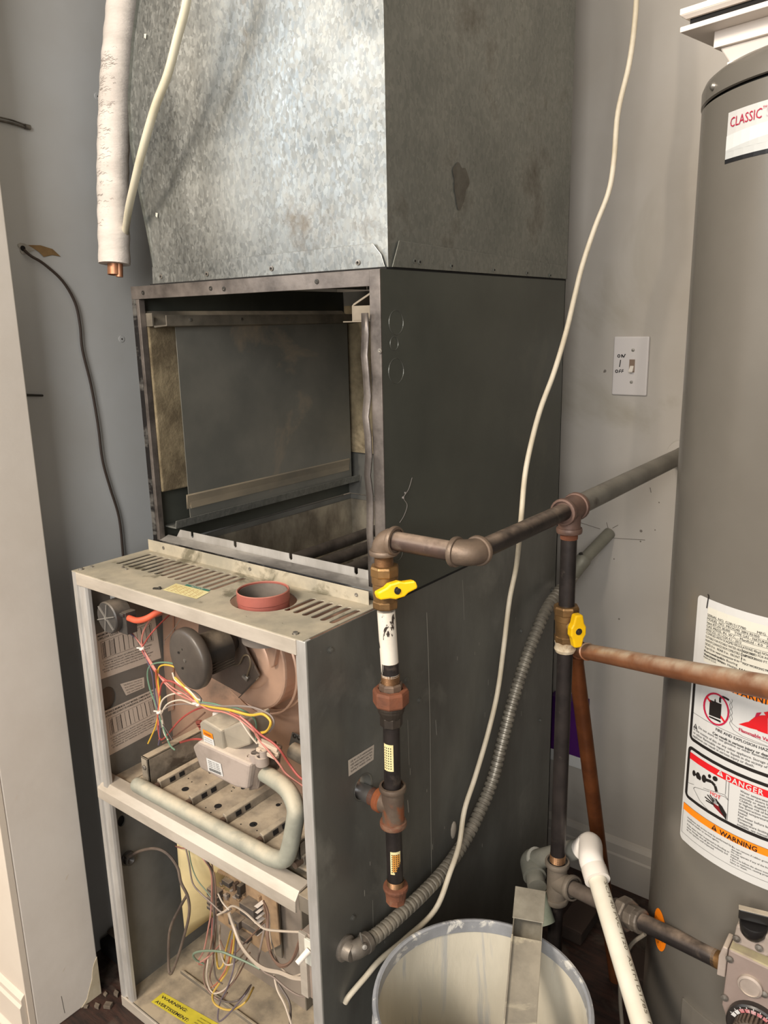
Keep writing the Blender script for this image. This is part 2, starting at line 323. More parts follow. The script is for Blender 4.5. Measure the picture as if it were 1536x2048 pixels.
# chips, torn paint and pencil marks on the jamb, debris by its foot
jm = Decal(lambda u, v, l: Vector((XJ+l, u, v)))
for (px, py, s) in ((30, 1600, .005), (130, 1762, .008), (125, 1945, .006), (118, 1450, .004)):
    q = P(px, py, 'x', XJ); jm.poly([(q.y, q.z), (q.y+s*.5, q.z+s*.3), (q.y+s*1.2, q.z+s*1.3), (q.y+s*.4, q.z+s*.8)], 0)
q = P(125, 2010, 'x', XJ); jm.line(q.y, q.z+.02, q.y+.002, q.z-.02, .0012, 1)
struct(jm.build('trim_1', [litcream, greyink]))
torn = mat('torn_drywall', (192, 180, 156), (176, 162, 136), 30, .95, 0, .3, 60)
b = B(); pts = [(YJ1, .0), (YJ1, .085)]+[(YJ1-.004-.03*(k/9)**1.2-.004*random.random(), .085-.0092*k-.004*random.random()) for k in range(1, 9)]+[(YJ1-.044, .0)]
b.prism([(XJ-.0005, y, z) for y, z in pts], (.0013, 0, 0))
struct(b.build('trim_2', torn, bevel=.0006))
deb = mat('plaster_debris', (120, 108, 94), (70, 60, 52), 20, .95)
random.seed(21)
for i in range(6):
    x = XJ+.006+.045*((i*.37) % 1); y = -.045+.013*i; s = .003+random.random()*.005
    bb = B().obox((x, y, s*.5), (1, random.random(), 0), (-random.random(), 1, 0), (0, 0, 1), s, s*.8, s*.5)
    tag(bb.build('debris_chip', deb, bevel=.0005), 'small grey plaster chip on the dark floor beside the furnace', 'debris', 'plaster chips on the floor by the furnace')

# holes, patch, nails on the closet's left wall
def wallpt(px, py): return P(px, py, 'x', XL)
q = wallpt(47, 497); b = B(); ring = []
for i in range(18):
    t = 2*math.pi*i/18; r = .012*(1+.25*math.sin(3*t+1)); ring.append(Vector((XL+.0012, q.y+.004+r*math.cos(t)*1.2, q.z+r*math.sin(t)*.7)))
b.prism([Vector((XL, a.y, a.z)) for a in ring], (.0015, 0, 0)); b.mi = 1
b.prism([Vector((XL+.0015, q.y+a, q.z+c)) for a, c in ((.008, .006), (.03, .007), (.052, .002), (.066, -.01), (.05, -.008), (.034, -.012), (.026, -.004))], (.0004, 0, 0)); b.mi = 2
b.lathe((XL+.0016, q.y-.002, q.z), (1, 0, 0), [(0, 0), (.0045, 0), (.0045, .0006), (0, .0006)], 12)
tag(b.build('wall_hole_patch', [mat('filler', (176, 172, 164), (150, 146, 138), 30, .9, 0, .3, 80), mat('brown_kraft', (140, 112, 74), (120, 94, 60), 30, .9), dark_slot]), 'ragged filled hole with torn brown paper on the left wall where the thin cord starts', 'hole')
for i, (px, py) in enumerate(((195, 193), (243, 678))):
    q = wallpt(px, py); t = thing('drywall_screw', ('screw head with a dark cross recess high on the left wall beside the wrapped pipe', 'screw head in the left wall level with the open cabinet')[i], 'screw', q)
    B().lathe(q, (1, 0, 0), [(0, 0), (.0065, 0), (.006, .0012), (0, .0016)], 16).build('head', daylitwall, t, smooth=True)
    B().lathe(q+Vector((.0014, 0, 0)), (1, 0, 0), [(0, 0), (.0016, 0), (.0014, .0006), (0, .0006)], 8).build('recess', dark_screw, t)
b = B(); a = wallpt(-12, 240); c = wallpt(52, 257); c.x += .004; a.x += .004
b.tube([a, (a+c)/2+Vector((0, 0, .001)), c], .0022, 6); b.tube([a+Vector((.002, 0, .0045)), (a+c)/2+Vector((0, 0, .006)), c+Vector((0, 0, .004))], .0014, 6); b.cyl(c+Vector((0, -.004, .002)), c+Vector((0, .005, .0015)), .0042)
tag(b.build('wall_anchor_stub', mat('stub_metal', (118, 112, 104), (70, 66, 60), 40, .5, .5)), 'thin metal wire stub sticking from the left wall near the top left', 'fastener')
b = B(); a = wallpt(49, 790); c = wallpt(84, 791); c.x += .003; a.x += .003
b.cyl(a, c, .0022, .0018, 8); b.lathe(a, c-a, [(0, -.001), (.004, -.001), (.004, .001), (0, .001)], 10)
tag(b.build('bent_nail', dark_screw), 'dark nail lying against the left wall beside the thin cord', 'nail')

# thin cord on the left wall
pts = [wallpt(47, 500)+Vector((.002, 0, 0))]+[P(x, y, 'x', -.148) for x, y in ((62, 512), (88, 528), (125, 562), (150, 605), (160, 650), (165, 700), (182, 770), (196, 850), (205, 920), (220, 975), (238, 1035), (246, 1110), (250, 1180))]+[Vector((-.14, .2, .6))]
tag(B().tube(pts, .0024, 8, 5).build('thermostat_cord', cord_m, smooth=True), 'thin dark brown cord hanging down the left wall behind the furnace', 'cord')

# debris and black object behind the jamb, left of the furnace
t = thing('dust_pan', 'dusty dark object on the floor between the jamb and the furnace', 'object', (-.08, .1, 0))
b = B(); b.prism([(-.15, .05, 0), (-.02, .05, 0), (-.02, .26, 0), (-.15, .26, 0)], (0, 0, .032)); b.build('base', dark_slot, t, bevel=.006)
b = B(); b.prism([(-.15, .07, .032), (-.03, .07, .032), (-.02, .26, .05), (-.15, .26, .06)], (0, 0, .006)); b.build('cover', mat('dusty_sheet', (92, 80, 66), (70, 60, 50), 20, .9), t, bevel=.002)

# hanging wrapped pipe
t = thing('wrapped_pipe', 'hanging pipe in cracked white wrap with a bare copper end at left of the plenum', 'pipe', P(228, 545, 'x', -.05))
pa = [P(x, y, 'x', xx) for x, y, xx in ((229, 528, -.05), (227, 430, -.052), (226, 330, -.056), (230, 200, -.06), (237, 100, -.06), (249, -20, -.055), (262, -120, -.05))]
def wrap_r(tt): return .0262+.0006*math.sin(tt*90)
B().tube(pa, wrap_r, 24, 14).build('wrap', insulfoam, t, smooth=True)
d = (pa[0]-pa[1]).normalized(); b = B()
b.lathe(pa[0]-d*.01, d, [(0, 0), (.0118, 0), (.0118, .028), (.0102, .028), (.0102, .01), (0, .01)], 20); b.lathe(pa[0]+Vector((.008, .004, 0))-d*.01, d, [(0, 0), (.006, 0), (.006, .032), (0, .032)], 12)
b.build('copper_end', copper_m, t, smooth=True)
b = B(); random.seed(3); pw = crom(pa, 14)   # cracks round the wrap
for i in range(150):
    k = 10+int(random.random()**.8*(len(pw)-40)); q = pw[k]+(pw[k+1]-pw[k])*random.random(); ax = (pw[k+1]-pw[k-1]).normalized()
    tv = Vector(CAM)-q; tv = (tv-ax*tv.dot(ax)).normalized(); sd = ax.cross(tv); sd = -sd if sd.dot(Vector(RX)) > 0 else sd
    a0 = random.random()*1.0; ln = .15+random.random()*.45
    b.tube([q+(tv*math.cos(a0+ln*n/4)+sd*math.sin(a0+ln*n/4))*.0264+ax*(.0012*math.sin(n*1.7+i)) for n in range(5)], .00022, 4, 1, cap=False, smoothpath=False)
o = b.build('cracks', mat('crack_line', (158, 148, 140), None, rough=.9), t); o['kind'] = 'stuff'
pt = [P(x, y, 'y', yy) for x, y, yy in ((380, -60, .12), (372, 10, .12), (355, 75, .12), (335, 150, .12), (310, 215, .12), (285, 300, .125), (268, 370, .14), (257, 420, .16), (250, 470, .19))]
tag(B().tube(pt, .0062, 10, 6).build('drain_tubing', clear_tube, smooth=True), 'translucent cream tubing hanging diagonally in front of the plenum', 'tube')

# ------------------------------------------------------------------ FURNACE
W, D, H, YC = .53, .723, .87, .169
fur = thing('furnace', 'old grey gas furnace with its front doors off, open burner and blower compartments', 'furnace', (W/2, D/2, 0))
def part(b, name, m, par=None, **k): return b.build(name, m, par or fur, **k)
# side panels with knock-out hole on the right one
def yz(x): return lambda u, v, w: Vector((x+w, u, v))
hq = P(726, 1574, 'x', W); cq = P(700, 1897, 'x', W)
vs, fs = plate2d([[(0.001, 0), (D, 0), (D, H), (0.001, H)], circ(hq.y, hq.z, .019)], .002, yz(W-.001)); side_r = part(B().add(vs, fs), 'side_panel', steel_side, bevel=.0008)
b = B()
bump_l = P(215, 1400, 'x', .004)
vs, fs = plate2d([[(0.004, 0), (D, 0), (D, H), (0.004, H)], circ(P(215, 1397, 'x', .004).y, P(215, 1397, 'x', .004).z, .017, 20, .022), circ(P(243, 1642, 'x', .004).y, P(243, 1642, 'x', .004).z, .008, 14, .011)], .003, yz(.0025))
part(B().add(vs, fs), 'side_panel', steel_in)
part(B().box((0, D-.003, 0), (W, D, H)), 'back_panel', steel_in)
b = B(); b.lathe(Vector((-.002, P(215, 1397, 'x', .004).y, P(215, 1397, 'x', .004).z)), (1, 0, 0), [(0, 0), (.026, 0), (.026, .002), (0, .002)], 20); part(b, 'hole_shade_disc', mat('brown_hole_shade', (92, 78, 66), None, rough=.8))  # brown disc added behind the hole, coloured as the unlit gap beyond
b = B(); b.lathe(Vector((-.002, P(243, 1642, 'x', .004).y, P(243, 1642, 'x', .004).z)), (1, 0, 0), [(0, 0), (.014, 0), (.014, .002), (0, .002)], 16); part(b, 'hole_shade_disc', dark_slot)  # black disc added to paint the shade inside the smaller hole
# front corner posts (folded channel)
b = B(); b.prism([(.0, .0, 0), (.009, .0, 0), (.011, .004, 0), (.018, .005, 0), (.02, .0015, 0), (.031, .0015, 0), (.033, .006, 0), (.033, .012, 0), (0.004, .012, 0), (.0, .006, 0)], (0, 0, H)); part(b, 'corner_post', post_m, bevel=.0008)
b = B(); b.prism([(W-.021, .001, 0), (W-.012, -.0005, 0), (W-.004, -.0005, 0), (W-.002, .0, 0), (W-.002, .012, 0), (W-.021, .012, 0)], (0, 0, H)); part(b, 'corner_post', post_m, bevel=.001)
# top plate with louvre slots and flue opening
FC = (.372, .079); holes = [slot(.026+i*.0172, .0348+i*.0172, .066, .138) for i in range(15)]+[slot(.424+i*.0168, .4335+i*.0168, .066, .128) for i in range(6)]
holes += [circ(FC[0], FC[1], .052, 28, .045)]+[circ(x, y, .0015, 8) for x, y in ((.4, .02), (.46, .03), (.2, .02))]
vs, fs = plate2d([[(0, 0), (W-.006, 0), (W-.006, YC), (0, YC)]]+holes, .0016, lambda u, v, w: Vector((u, v, H+w))); part(B().add(vs, fs), 'top_plate', dusty_top)
part(B().box((.012, -.001, H-.022), (W-.018, .002, H-.0005)), 'top_rail', rail_m, bevel=.001)
b = B(); b.box((.006, .149, H), (W-.018, .1505, H+.021)); part(b, 'rear_flange', dusty_top, bevel=.0004)
for x, y, rr in ((.009, .012, .005), (.06, .058, .003), (.073, .055, .0028), (W-.03, .012, .005), (.012, .03, .003)):
    part(B().lathe((x, y, H), (0, 0, 1), [(rr, 0), (rr, .001), (rr*.75, .001), (rr*.7, .0035), (0, .0038)], 8), 'screw', screw_m, smooth=False)
for x in (.05, .27, .49): part(B().lathe((x, .149, H+.012), (0, -1, 0), [(.003, 0), (.003, .001), (.0015, .0012), (0, .0006)], 10), 'screw', screw_m)
q = B(); q.obox((.2, .021, H+.002), (1, .5, 0), (-.5, 1, 0), (0, 0, 1), .006, .002, .001); q.lathe((.203, .024, H+.0035), (0, 0, 1), [(0, -.002), (.003, -.002), (.002, .001), (0, .001)], 8); part(q, 'bent_clip', dark_screw)
# flue collar
fl = part(B().lathe((FC[0], FC[1], H-.03), (0, 0, 1), [(.0375, 0), (.0375, .032), (.0385, .033), (.0385, .047), (.0372, .048), (.036, .047), (.035, 0)], 40), 'flue_collar', red_collar, smooth=True)
B().lathe((FC[0], FC[1], H-.06), (0, 0, 1), [(0, 0), (.0352, 0), (.0352, .075), (.0345, .075), (.0345, .002)], 32).build('flue_pipe', mat('flue_grey', (132, 122, 112), (110, 102, 94), 14, .7, .2), fl, smooth=True)
# faded sticker on the top
qs = [P(x, y, 'z', H+.0012) for x, y in ((325, 1180), (352, 1167), (417, 1184), (393, 1198))]
dk = Decal(lambda u, v, l: qs[0].lerp(qs[2-1+2-0] if 0 else qs[2], 0)+(qs[3]-qs[0])*u+(qs[1]-qs[0])*v+Vector((0, 0, l)) if 0 else qs[0]+(qs[3]-qs[0])*u+(qs[1]-qs[0])*v+Vector((0, 0, l)))
dk.rect(0, 0, 1, 1, 0, .0002); dk.rect(.25, 1.0, .95, 1.22, 1, .00015)
for i in range(6):
    for j in range(7): dk.rect(.06+j*.13, .12+i*.13, .06+j*.13+.05+.06*random.random(), .16+i*.13, 2, .0004)
dk.text('NOTICE', .42, 1.03, .18, 3, width=.35, lift=.0005)
part(dk, 'warning_sticker', [pale_stk, mat('teal_print', (60, 112, 96), None, rough=.7), mat('faded_red_print', (170, 132, 84), None, rough=.7), cream_p])

# mid rail
zm = .482
b = B(); b.prism([(.006, -.001, zm-.032), (.006, -.004, zm-.03), (.006, -.003, zm-.012), (.006, .006, zm+.0), (.006, .028, zm+.002), (.006, .028, zm-.002), (.006, .008, zm-.004), (.006, .0, zm-.014), (.006, .0, zm-.032)], (.482, 0, 0)); part(b, 'middle_rail', rail_m, bevel=.0008)
b = B(); b.box((.488, .004, zm-.03), (W-.012, .03, zm-.004)); part(b, 'rail_bracket', steel_low, bevel=.0006)
part(B().box((.004, .014, zm-.012), (W-.004, YC, zm-.008)), 'burner_deck', burner_m)
part(B().box((.0, -.001, 0), (W-.004, .003, .022)), 'bottom_rail', rail_m, bevel=.001)
part(B().box((.004, .004, .018), (W-.004, D, .022)), 'base_pan', steel_low)
part(B().box((.05, .1, .022), (W-.004, .105, .03)), 'pan_rib', steel_low, bevel=.001)
# vestibule panel between burner compartment and heat exchanger
part(B().box((.004, YC-.003, zm-.01), (W-.004, YC, H-.002)), 'vestibule_panel', warm_galv)
# blower compartment
b = B(); b.box((.13, .2, .022), (W-.01, .5, .43)); part(b, 'blower_housing', steel_low, bevel=.004)
a = P(438, 1880, 'y', .185); c = P(603, 1850, 'y', .185)
part(B().box((a.x, .184, .022), (c.x, .187, .45)), 'control_panel', mat('pinkish_grey_panel', (150, 138, 126), (130, 120, 110), 10, .6, .2, .04, 100))
part(B().box((c.x, .184, .022), (c.x+.003, .3, .45)), 'panel_return', steel_low)
# screws on side panel
for px, py in ((838, 1400), (1042, 1262), (1104, 1180), (812, 1360), (705, 1835), (660, 1300), (1080, 1440)):
    q = P(px, py, 'x', W); part(B().lathe(q, (1, 0, 0), [(.0048, 0), (.0048, .001), (.0034, .0015), (.0034, .0035), (0, .004)], 8), 'screw', steel_side)
# scrape drips of paint on the side panel
dd = Decal(lambda u, v, l: Vector((W+l, u, v)))
for path, wd in ((((853, 1225), (856, 1300), (860, 1450), (861, 1600), (863, 1770)), .0016), (((871, 1440), (873, 1470)), .0014), (((925, 1160), (928, 1240)), .0012), (((815, 1440), (818, 1530)), .001), (((815, 1600), (817, 1625)), .0025), (((745, 1800), (747, 1900)), .0008)):
    pp = [P(x, y, 'x', W) for x, y in path]; dd.path([(a.y, a.z) for a in pp], wd, 0)
for i in range(16):
    y = .05+random.random()*.55; z = .3+random.random()*.45; dd.rect(y, z, y+.0015, z+.004+random.random()*.008, 0)
part(dd, 'paint_drips', mat('dry_drip', (146, 143, 134), None, rough=.7))
q = P(907, 1660, 'x', W); part(B().ball(q, 1, 10, (.003, .009, .017)), 'putty_blob', mat('putty', (168, 158, 144), None, rough=.8), smooth=True)
# side label
qs1 = [P(x, y, 'x', W+.0004) for x, y in ((697, 1553), (747, 1519), (748, 1489), (696, 1521))]
def bil(qs, nrm):
    nrm = Vector(nrm); return lambda u, v, l: qs[0]*(1-u)*(1-v)+qs[1]*u*(1-v)+qs[2]*u*v+qs[3]*(1-u)*v+nrm*l
d1 = Decal(bil(qs1, (1, 0, 0))); d1.rect(0, 0, 1, 1, 0, .0002)
for i, tx in enumerate(('USE 90+ C/U IF HARMONIZED', 'USED WITH THERMOCONTROL', 'USE WIRES RATED MIN. 90C', 'SUPPLY WIRES ONLY')): d1.text(tx, .08, .76-i*.2, .16, 1, width=.85)
part(d1, 'side_label', [paper, ink])
# inner left wall labels
def wall_label(corners, title, rows, nm):
    qs = [P(x, y, 'x', .0042) for x, y in corners]; d = Decal(bil(qs, (1, 0, 0))); d.rect(0, 0, 1, 1, 0, .0002)
    for i, tx in enumerate(title): d.text(tx, .04, .92-i*.07, .06, 1, bold=.02, width=.9)
    d.frame(.08, .42, .92, .8, .006, 1)
    for i in range(11): d.line(.14+.075*i, .44, .14+.075*i, .78, .006 if i % 2 else .012, 1)
    for i in range(12): d.line(.1, .45+.027*i, .13, .45+.027*i, .014, 1); d.line(.2, .45+.027*i, .3, .45+.027*i, .01, 2); d.line(.8, .45+.027*i, .9, .45+.027*i, .01, 2)
    for i, tx in enumerate(rows): d.text(tx, .06+(i % 3)*.02, .34-i*.055, .042, 1, width=.82-(i % 3)*.06)
    return part(d, nm, [paper, ink, greyink])
wall_label(((198, 1360), (322, 1316), (308, 1224), (189, 1270)), ('MINIMUM CLEARANCE TO COMBUSTIBLE MATERIALS', 'UPFLOW CLOSET OR ATTIC INSTALLATION'), ('1. CLEARANCE TO FRONT OF FURNACE MUST BE MAINTAINED', '2. MUST BE INSTALLED WITH ALL PANELS IN PLACE', 'FOR INSTALLATION ON COMBUSTIBLE FLOORING ONLY', 'AIR DISTRIBUTION AND VENT SYSTEM MUST CONFORM', 'REFER TO INSTALLATION MANUAL FOR DETAILS'), 'clearance_label')
wall_label(((217, 1512), (329, 1452), (312, 1376), (205, 1424)), ('DISTANCES MINIMUM DE TOUT MATERIEL COMBUSTIBLE POUR', 'A FLUX VERS LE HAUT OU HORIZONTAL DANS UN PLACARD'), ('LE DEGAGEMENT A L AVANT DOIT ETRE MAINTENU', 'UN FIL DE COULEUR DOIT RESTER ACCESSIBLE', 'POUR INSTALLATION SUR PLANCHER COMBUSTIBLE', 'LE SYSTEME DE VENTILATION DOIT ETRE CONFORME', 'SE REFERER AU MANUEL D INSTALLATION'), 'french_clearance_label')
qs2 = [P(x, y, 'x', .0042) for x, y in ((252, 1391), (289, 1375), (288, 1354), (240, 1368))]
d = Decal(bil(qs2, (1, 0, 0))); d.rect(0, 0, 1, 1, 0, .0003)
for i, tx in enumerate(('THIS PRODUCT WAS TESTED', 'IN ACCORDANCE WITH THE', 'NATIONAL STANDARD', 'FOR GAS FURNACES')): d.text(tx, .1, .76-i*.22, .16, 1, width=.8)
part(d, 'small_peeling_label', [paper, ink])

# pressure switch
ps = part(B(), 'pressure_switch', black_plastic) if 0 else None
q = P(213, 1236, 'y', .012)
sw = part(B().lathe(q, (0, 1, 0), [(0, 0), (.0255, 0), (.0272, .002), (.0278, .03), (.025, .033), (0, .034)], 28), 'pressure_switch', black_plastic, smooth=True)
b = B()
for k in range(6):
    a = k*math.pi/3+.3; b.obox(q+Vector((math.cos(a)*.0125, -.001, math.sin(a)*.0125)), (math.cos(a), 0, math.sin(a)), (-math.sin(a), 0, math.cos(a)), (0, 1, 0), .0125, .0008, .0014)
b.lathe(q, (0, -1, 0), [(0, 0), (.003, 0), (.003, .003), (0, .003)], 10); b.build('ribs', mat('switch_rib', (120, 116, 110), None, rough=.4), sw)
b = B().box(q+Vector((.012, .012, -.026)), q+Vector((.036, .032, .012))); b.box(q+Vector((.014, .008, .006)), q+Vector((.034, .034, .011))); b.build('terminal_block', black_plastic, sw, bevel=.001)
b = B(); c = P(243, 1195, 'y', .052); b.prism([Vector((c.x+math.cos(t)*.021, .05, c.z-.012+math.sin(t)*.026)) for t in [i*math.pi/10 for i in range(11)]]+[Vector((c.x-.021, .05, c.z-.06)), Vector((c.x+.021, .05, c.z-.06))], (0, .002, 0)); b.box((.004, .05, c.z-.06), (c.x, .052, c.z-.02)); part(b, 'switch_bracket', steel_in)
qs3 = [P(x, y, 'y', .0495) for x, y in ((220, 1185), (245, 1193), (245, 1206), (221, 1198))]; qs3 = [qs3[3], qs3[2], qs3[1], qs3[0]]
d = Decal(bil(qs3, (0, -1, 0))); d.rect(0, 0, 1, 1, 0, .0002); d.text('P/N 632', .1, .55, .25, 1, width=.8); d.text('PRESSURE', .1, .15, .25, 1, width=.8); part(d, 'switch_label', [white_lab, ink])
part(B().tube([P(x, y, 'y', yy) for x, y, yy in ((258, 1236, .03), (275, 1241, .03), (295, 1236, .035), (318, 1222, .045), (340, 1214, .06), (370, 1225, .1))], .0052, 10), 'orange_hose', orange_h, smooth=True)

# draft inducer: motor, cap, bracket plate, volute
mc = P(372, 1320, 'y', .006); ind = part(B(), 'tmp', warm_galv) if 0 else None
vc = P(494, 1318, 'y', .112); b = B(); n = 40; prof = []
for i in range(n):
    t = 2*math.pi*i/n; prof.append((vc.x+math.cos(t)*(.084+.008*math.sin(t/2)), vc.z+math.sin(t)*(.082+.006*math.cos(t))))
b.prism([(x, .112, z) for x, z in prof], (0, .05, 0)); ind = part(b, 'inducer_housing', warm_galv, bevel=.004)
b = B(); b.lathe((vc.x, .112, vc.z), (0, -1, 0), [(.05, 0), (.046, .003), (.03, .004), (.028, 0)], 32); b.build('housing_ring', warm_galv, ind, smooth=True)
b = B()
for s in (0, 1): b.lathe((vc.x+.012, .118+.02*s, vc.z-.003), (0, 1, 0), [(.088, 0), (.0905, .002), (.0905, .004), (.088, .006)], 48)
b.build('housing_seam', warm_galv, ind, smooth=True)
b = B(); b.prism([P(x, y, 'y', .103) for x, y in ((560, 1262), (556, 1250), (527, 1245), (541, 1337), (547, 1332))], (0, .01, 0)); b.build('outlet_boss', warm_galv, ind, bevel=.002)
b = B(); b.prism([P(x, y, 'y', .094) for x, y in ((398, 1235), (476, 1258), (488, 1290), (519, 1352), (482, 1389), (412, 1350), (394, 1290))], (0, .003, 0)); b.build('motor_bracket', mat('bracket_steel', (112, 98, 88), (90, 80, 72), 9, .45, .5), ind, bevel=.001)
b = B(); a = P(517, 1354, 'y', .094); c = P(482, 1390, 'y', .094); b.prism([a, c, c+Vector((0, -.006, -.002)), a+Vector((0, -.006, -.002))], (.001, 0, -.001)); b.build('bracket_lip', motor_m, ind)
mp = mc.copy(); MA = (.12, 1, .04); b = B().lathe((mp.x, .026, mp.z), MA, [(0, 0), (.0275, 0), (.0285, .002), (.0285, .05), (.024, .052), (.018, .06), (.012, .068), (0, .068)], 28)
for i in range(4): b.obox((mp.x+.026, .052, mp.z-.01-.0045*i), (0, 1, 0), (0, 0, 1), (1, 0, 0), .022, .0012, .004)
mot = b.build('motor', motor_m, ind, smooth=True)
b = B().lathe((mp.x, 0.004, mp.z), MA, [(0, 0), (.040, 0), (.0455, .002), (.0475, .005), (.0475, .014), (.045, .018), (.03, .022), (0, .022)], 44); b.build('motor_cap', cap_m, ind, smooth=True)
b = B().lathe((mp.x, .004, mp.z), (-.12, -1, -.04), [(.0028, -.001), (.0028, .0012), (0, .0015)], 10)
b.build('cap_screw', screw_m, ind)
b = B()
for a in (1.8, 2.6, 4.2, 5.4): b.lathe((mp.x+.017*math.cos(a), .0042, mp.z+.017*math.sin(a)), (0, -1, 0), [(.0018, -.001), (.0018, .0005), (0, .0005)], 8)
b.build('cap_holes', dark_screw, ind)
part(B().tube([P(x, y, 'y', .088) for x, y in ((465, 1331), (478, 1328), (487, 1312), (497, 1312), (501, 1328), (496, 1345), (494, 1353))], .0013, 6), 'motor_lead', mat('dark_lead', (92, 80, 62), None, rough=.5), smooth=True)
q = P(494, 1355, 'y', .09); b = B().lathe(q, (.3, -1, .1), [(.0035, -.002), (.0035, .003), (.002, .004), (0, .004)], 8); b.obox(q+Vector((-.004, 0, -.002)), (1, 0, -.5), (0, 1, 0), (.5, 0, 1), .006, .002, .002); part(b, 'wing_screw', screw_m)
part(B().tube([P(x, y, 'y', .06) for x, y in ((366, 1230), (345, 1262), (330, 1280), (328, 1290))], .0006, 5), 'bracket_wire', screw_m)
b = B(); b.prism([P(x, y, 'y', .16) for x, y in ((325, 1215), (345, 1215), (345, 1420), (330, 1425))], (0, .004, 0)); part(b, 'joint_flange', warm_galv)
part(B().cyl((P(590, 1338, 'y', .163)), P(590, 1338, 'y', .163)+Vector((0, .003, 0)), .05, n=30), 'embossed_disc', warm_galv, smooth=True)

# burners
xs0, xs1 = .075, .475; zt = .497
b = B(); b.box((xs0, .03, zt-.003), (xs1+.01, YC-.003, zt)); part(b, 'burner_tray', burner_m, bevel=.0006)
b = B(); b.box((xs0, .03, zm-.006), (xs0+.002, YC-.004, zt)); b.box((xs1+.008, .03, zm-.006), (xs1+.01, YC-.004, zt)); part(b, 'tray_legs', burner_m)
for k in range(5):
    x = .128+k*.083
    fo = part(B().prism([(x, .036, zt), (x+.012, .036, zt), (x+.010, .036, zt+.013), (x+.002, .036, zt+.016)], (0, .125, 0)), 'burner', burner_m, bevel=.0012)
    hb = B()
    for yy in (.055, .075): hb.prism([(x+.0121, yy, zt+.003), (x+.0121, yy+.011, zt+.003), (x+.0105, yy+.011, zt+.0105), (x+.0105, yy, zt+.0105)], (.0006, 0, .0002))
    hb.build('flame_port', dark_slot, fo)
    hb = B(); hb.lathe((x+.045, .06, zt), (0, 0, 1), [(.0062, 0), (.0062, .0005), (0, .0005)], 14); hb.lathe((x+.04, .12, zt), (0, 0, 1), [(.004, 0), (.004, .0005), (0, .0005)], 12)
    for j in range(7): hb.lathe((x+.02+random.random()*.05, .04+random.random()*.11, zt), (0, 0, 1), [(.0012, 0), (.0012, .0005), (0, .0005)], 6)
    hb.build('tray_hole', dark_slot, fo)
    part(B().cyl((x+.005, .022, zt+.006), (x+.005, .04, zt+.006), .0052, n=12), 'orifice', fit_m, smooth=True)
for x, z1 in ((.098, .548), (xs1-.026, .535)):
    b = B(); b.box((x, .03, zt), (x+.018, .034, z1)); b.box((x, .03, z1-.003), (x+.018, YC-.004, z1)); b.box((x+.015, .03, zt), (x+.018, YC-.004, z1)); part(b, 'manifold_bracket', burner_m, bevel=.001)
    part(B().lathe((x+.009, .03, z1-.018), (0, -1, 0), [(.0045, 0), (.0045, .002), (.003, .003), (0, .003)], 8), 'screw', screw_m)
zmn = .506
A = P(275, 1563, 'y', .012); A.z = zmn; Bc = P(562, 1714, 'y', .012)
m1 = [Vector((A.x, .012, zmn)), Vector((A.x+.1, .012, zmn)), Vector((A.x+.2, .012, zmn)), Vector((Bc.x-.045, .012, zmn)), Vector((Bc.x-.018, .012, zmn+.001)), Vector((Bc.x+.004, .012, zmn+.008)), Vector((Bc.x+.015, .014, zmn+.026))]
u0 = P(590, 1640, 'y', .02); u1 = P(590, 1612, 'y', .026); u2 = P(575, 1580, 'y', .036); u3 = P(545, 1556, 'y', .052); u4 = P(516, 1540, 'y', .066)
mf = part(B().tube(m1+[u0, u1, u2, u3, u4], .0128, 18, 6), 'manifold_pipe', pale_pipe, smooth=True)
part(B().ball(m1[0], .0128, 14), 'manifold_cap', pale_pipe, smooth=True)
# gas valve
gv = P(455, 1500, 'y', .06)
def gp(px, py, y): return P(px, py, 'y', y)
b = B(); pts = [gp(384, 1494, .045), gp(396, 1483, .045), gp(478, 1520, .045), gp(500, 1530, .045), gp(494, 1580, .045), gp(470, 1575, .045), gp(400, 1538, .045)]
pts = [P(*q, 'y', .036) for q in ((384, 1494), (396, 1483), (478, 1520), (500, 1530), (494, 1580), (470, 1575), (400, 1538))]
val = part(B().prism(pts, (.012, .06, .01)), 'gas_valve', cast_m, bevel=.004, smooth=False)
b = B(); pts = [gp(398, 1446, .042), gp(406, 1440, .042), gp(442, 1462, .042), gp(448, 1510, .042), gp(440, 1516, .042), gp(408, 1500, .042)]
b.prism(pts, (.01, .05, .004)); b.prism([gp(440, 1462, .046), gp(474, 1447, .05), gp(498, 1440, .052), gp(500, 1490, .052), gp(446, 1508, .05)], (.0, .045, .002)); b.build('valve_head', valve_top, val, bevel=.003)
kc = gp(438, 1450, .08); b = B().lathe(kc-Vector((0, 0, .012)), (0, -.15, 1), [(0, -.01), (.029, -.01), (.028, .014), (.022, .018), (0, .018)], 28); b.build('valve_dome', valve_top, val, smooth=True)
kc2 = gp(437, 1438, .08); b = B().lathe(kc2, (0, -.15, 1), [(0, -.004), (.013, -.004), (.0125, .002), (0, .002)], 20); b.build('knob_well', dark_slot, val)
kt = B().lathe(kc2, (0, -.15, 1), [(0, 0), (.0105, 0), (.0095, .007), (0, .008)], 10); kt.obox(kc2+Vector((0, 0, .008)), (1, .4, 0), (-.4, 1, 0), (0, 0, 1), .009, .0025, .003); kt.build('valve_knob', white_pl, val, bevel=.0008)
for px, py, r in ((519, 1505, .009), (532, 1511, .0105), (535, 1500, .006), (508, 1512, .006)):
    q = gp(px-8, py, .05); b = B().lathe(q-Vector((0, 0, .014)), (0, -.05, 1), [(r, 0), (r, .014), (r*.7, .0145), (r*.6, .008), (0, .008)], 16); b.build('valve_port', cast_m, val, smooth=True)
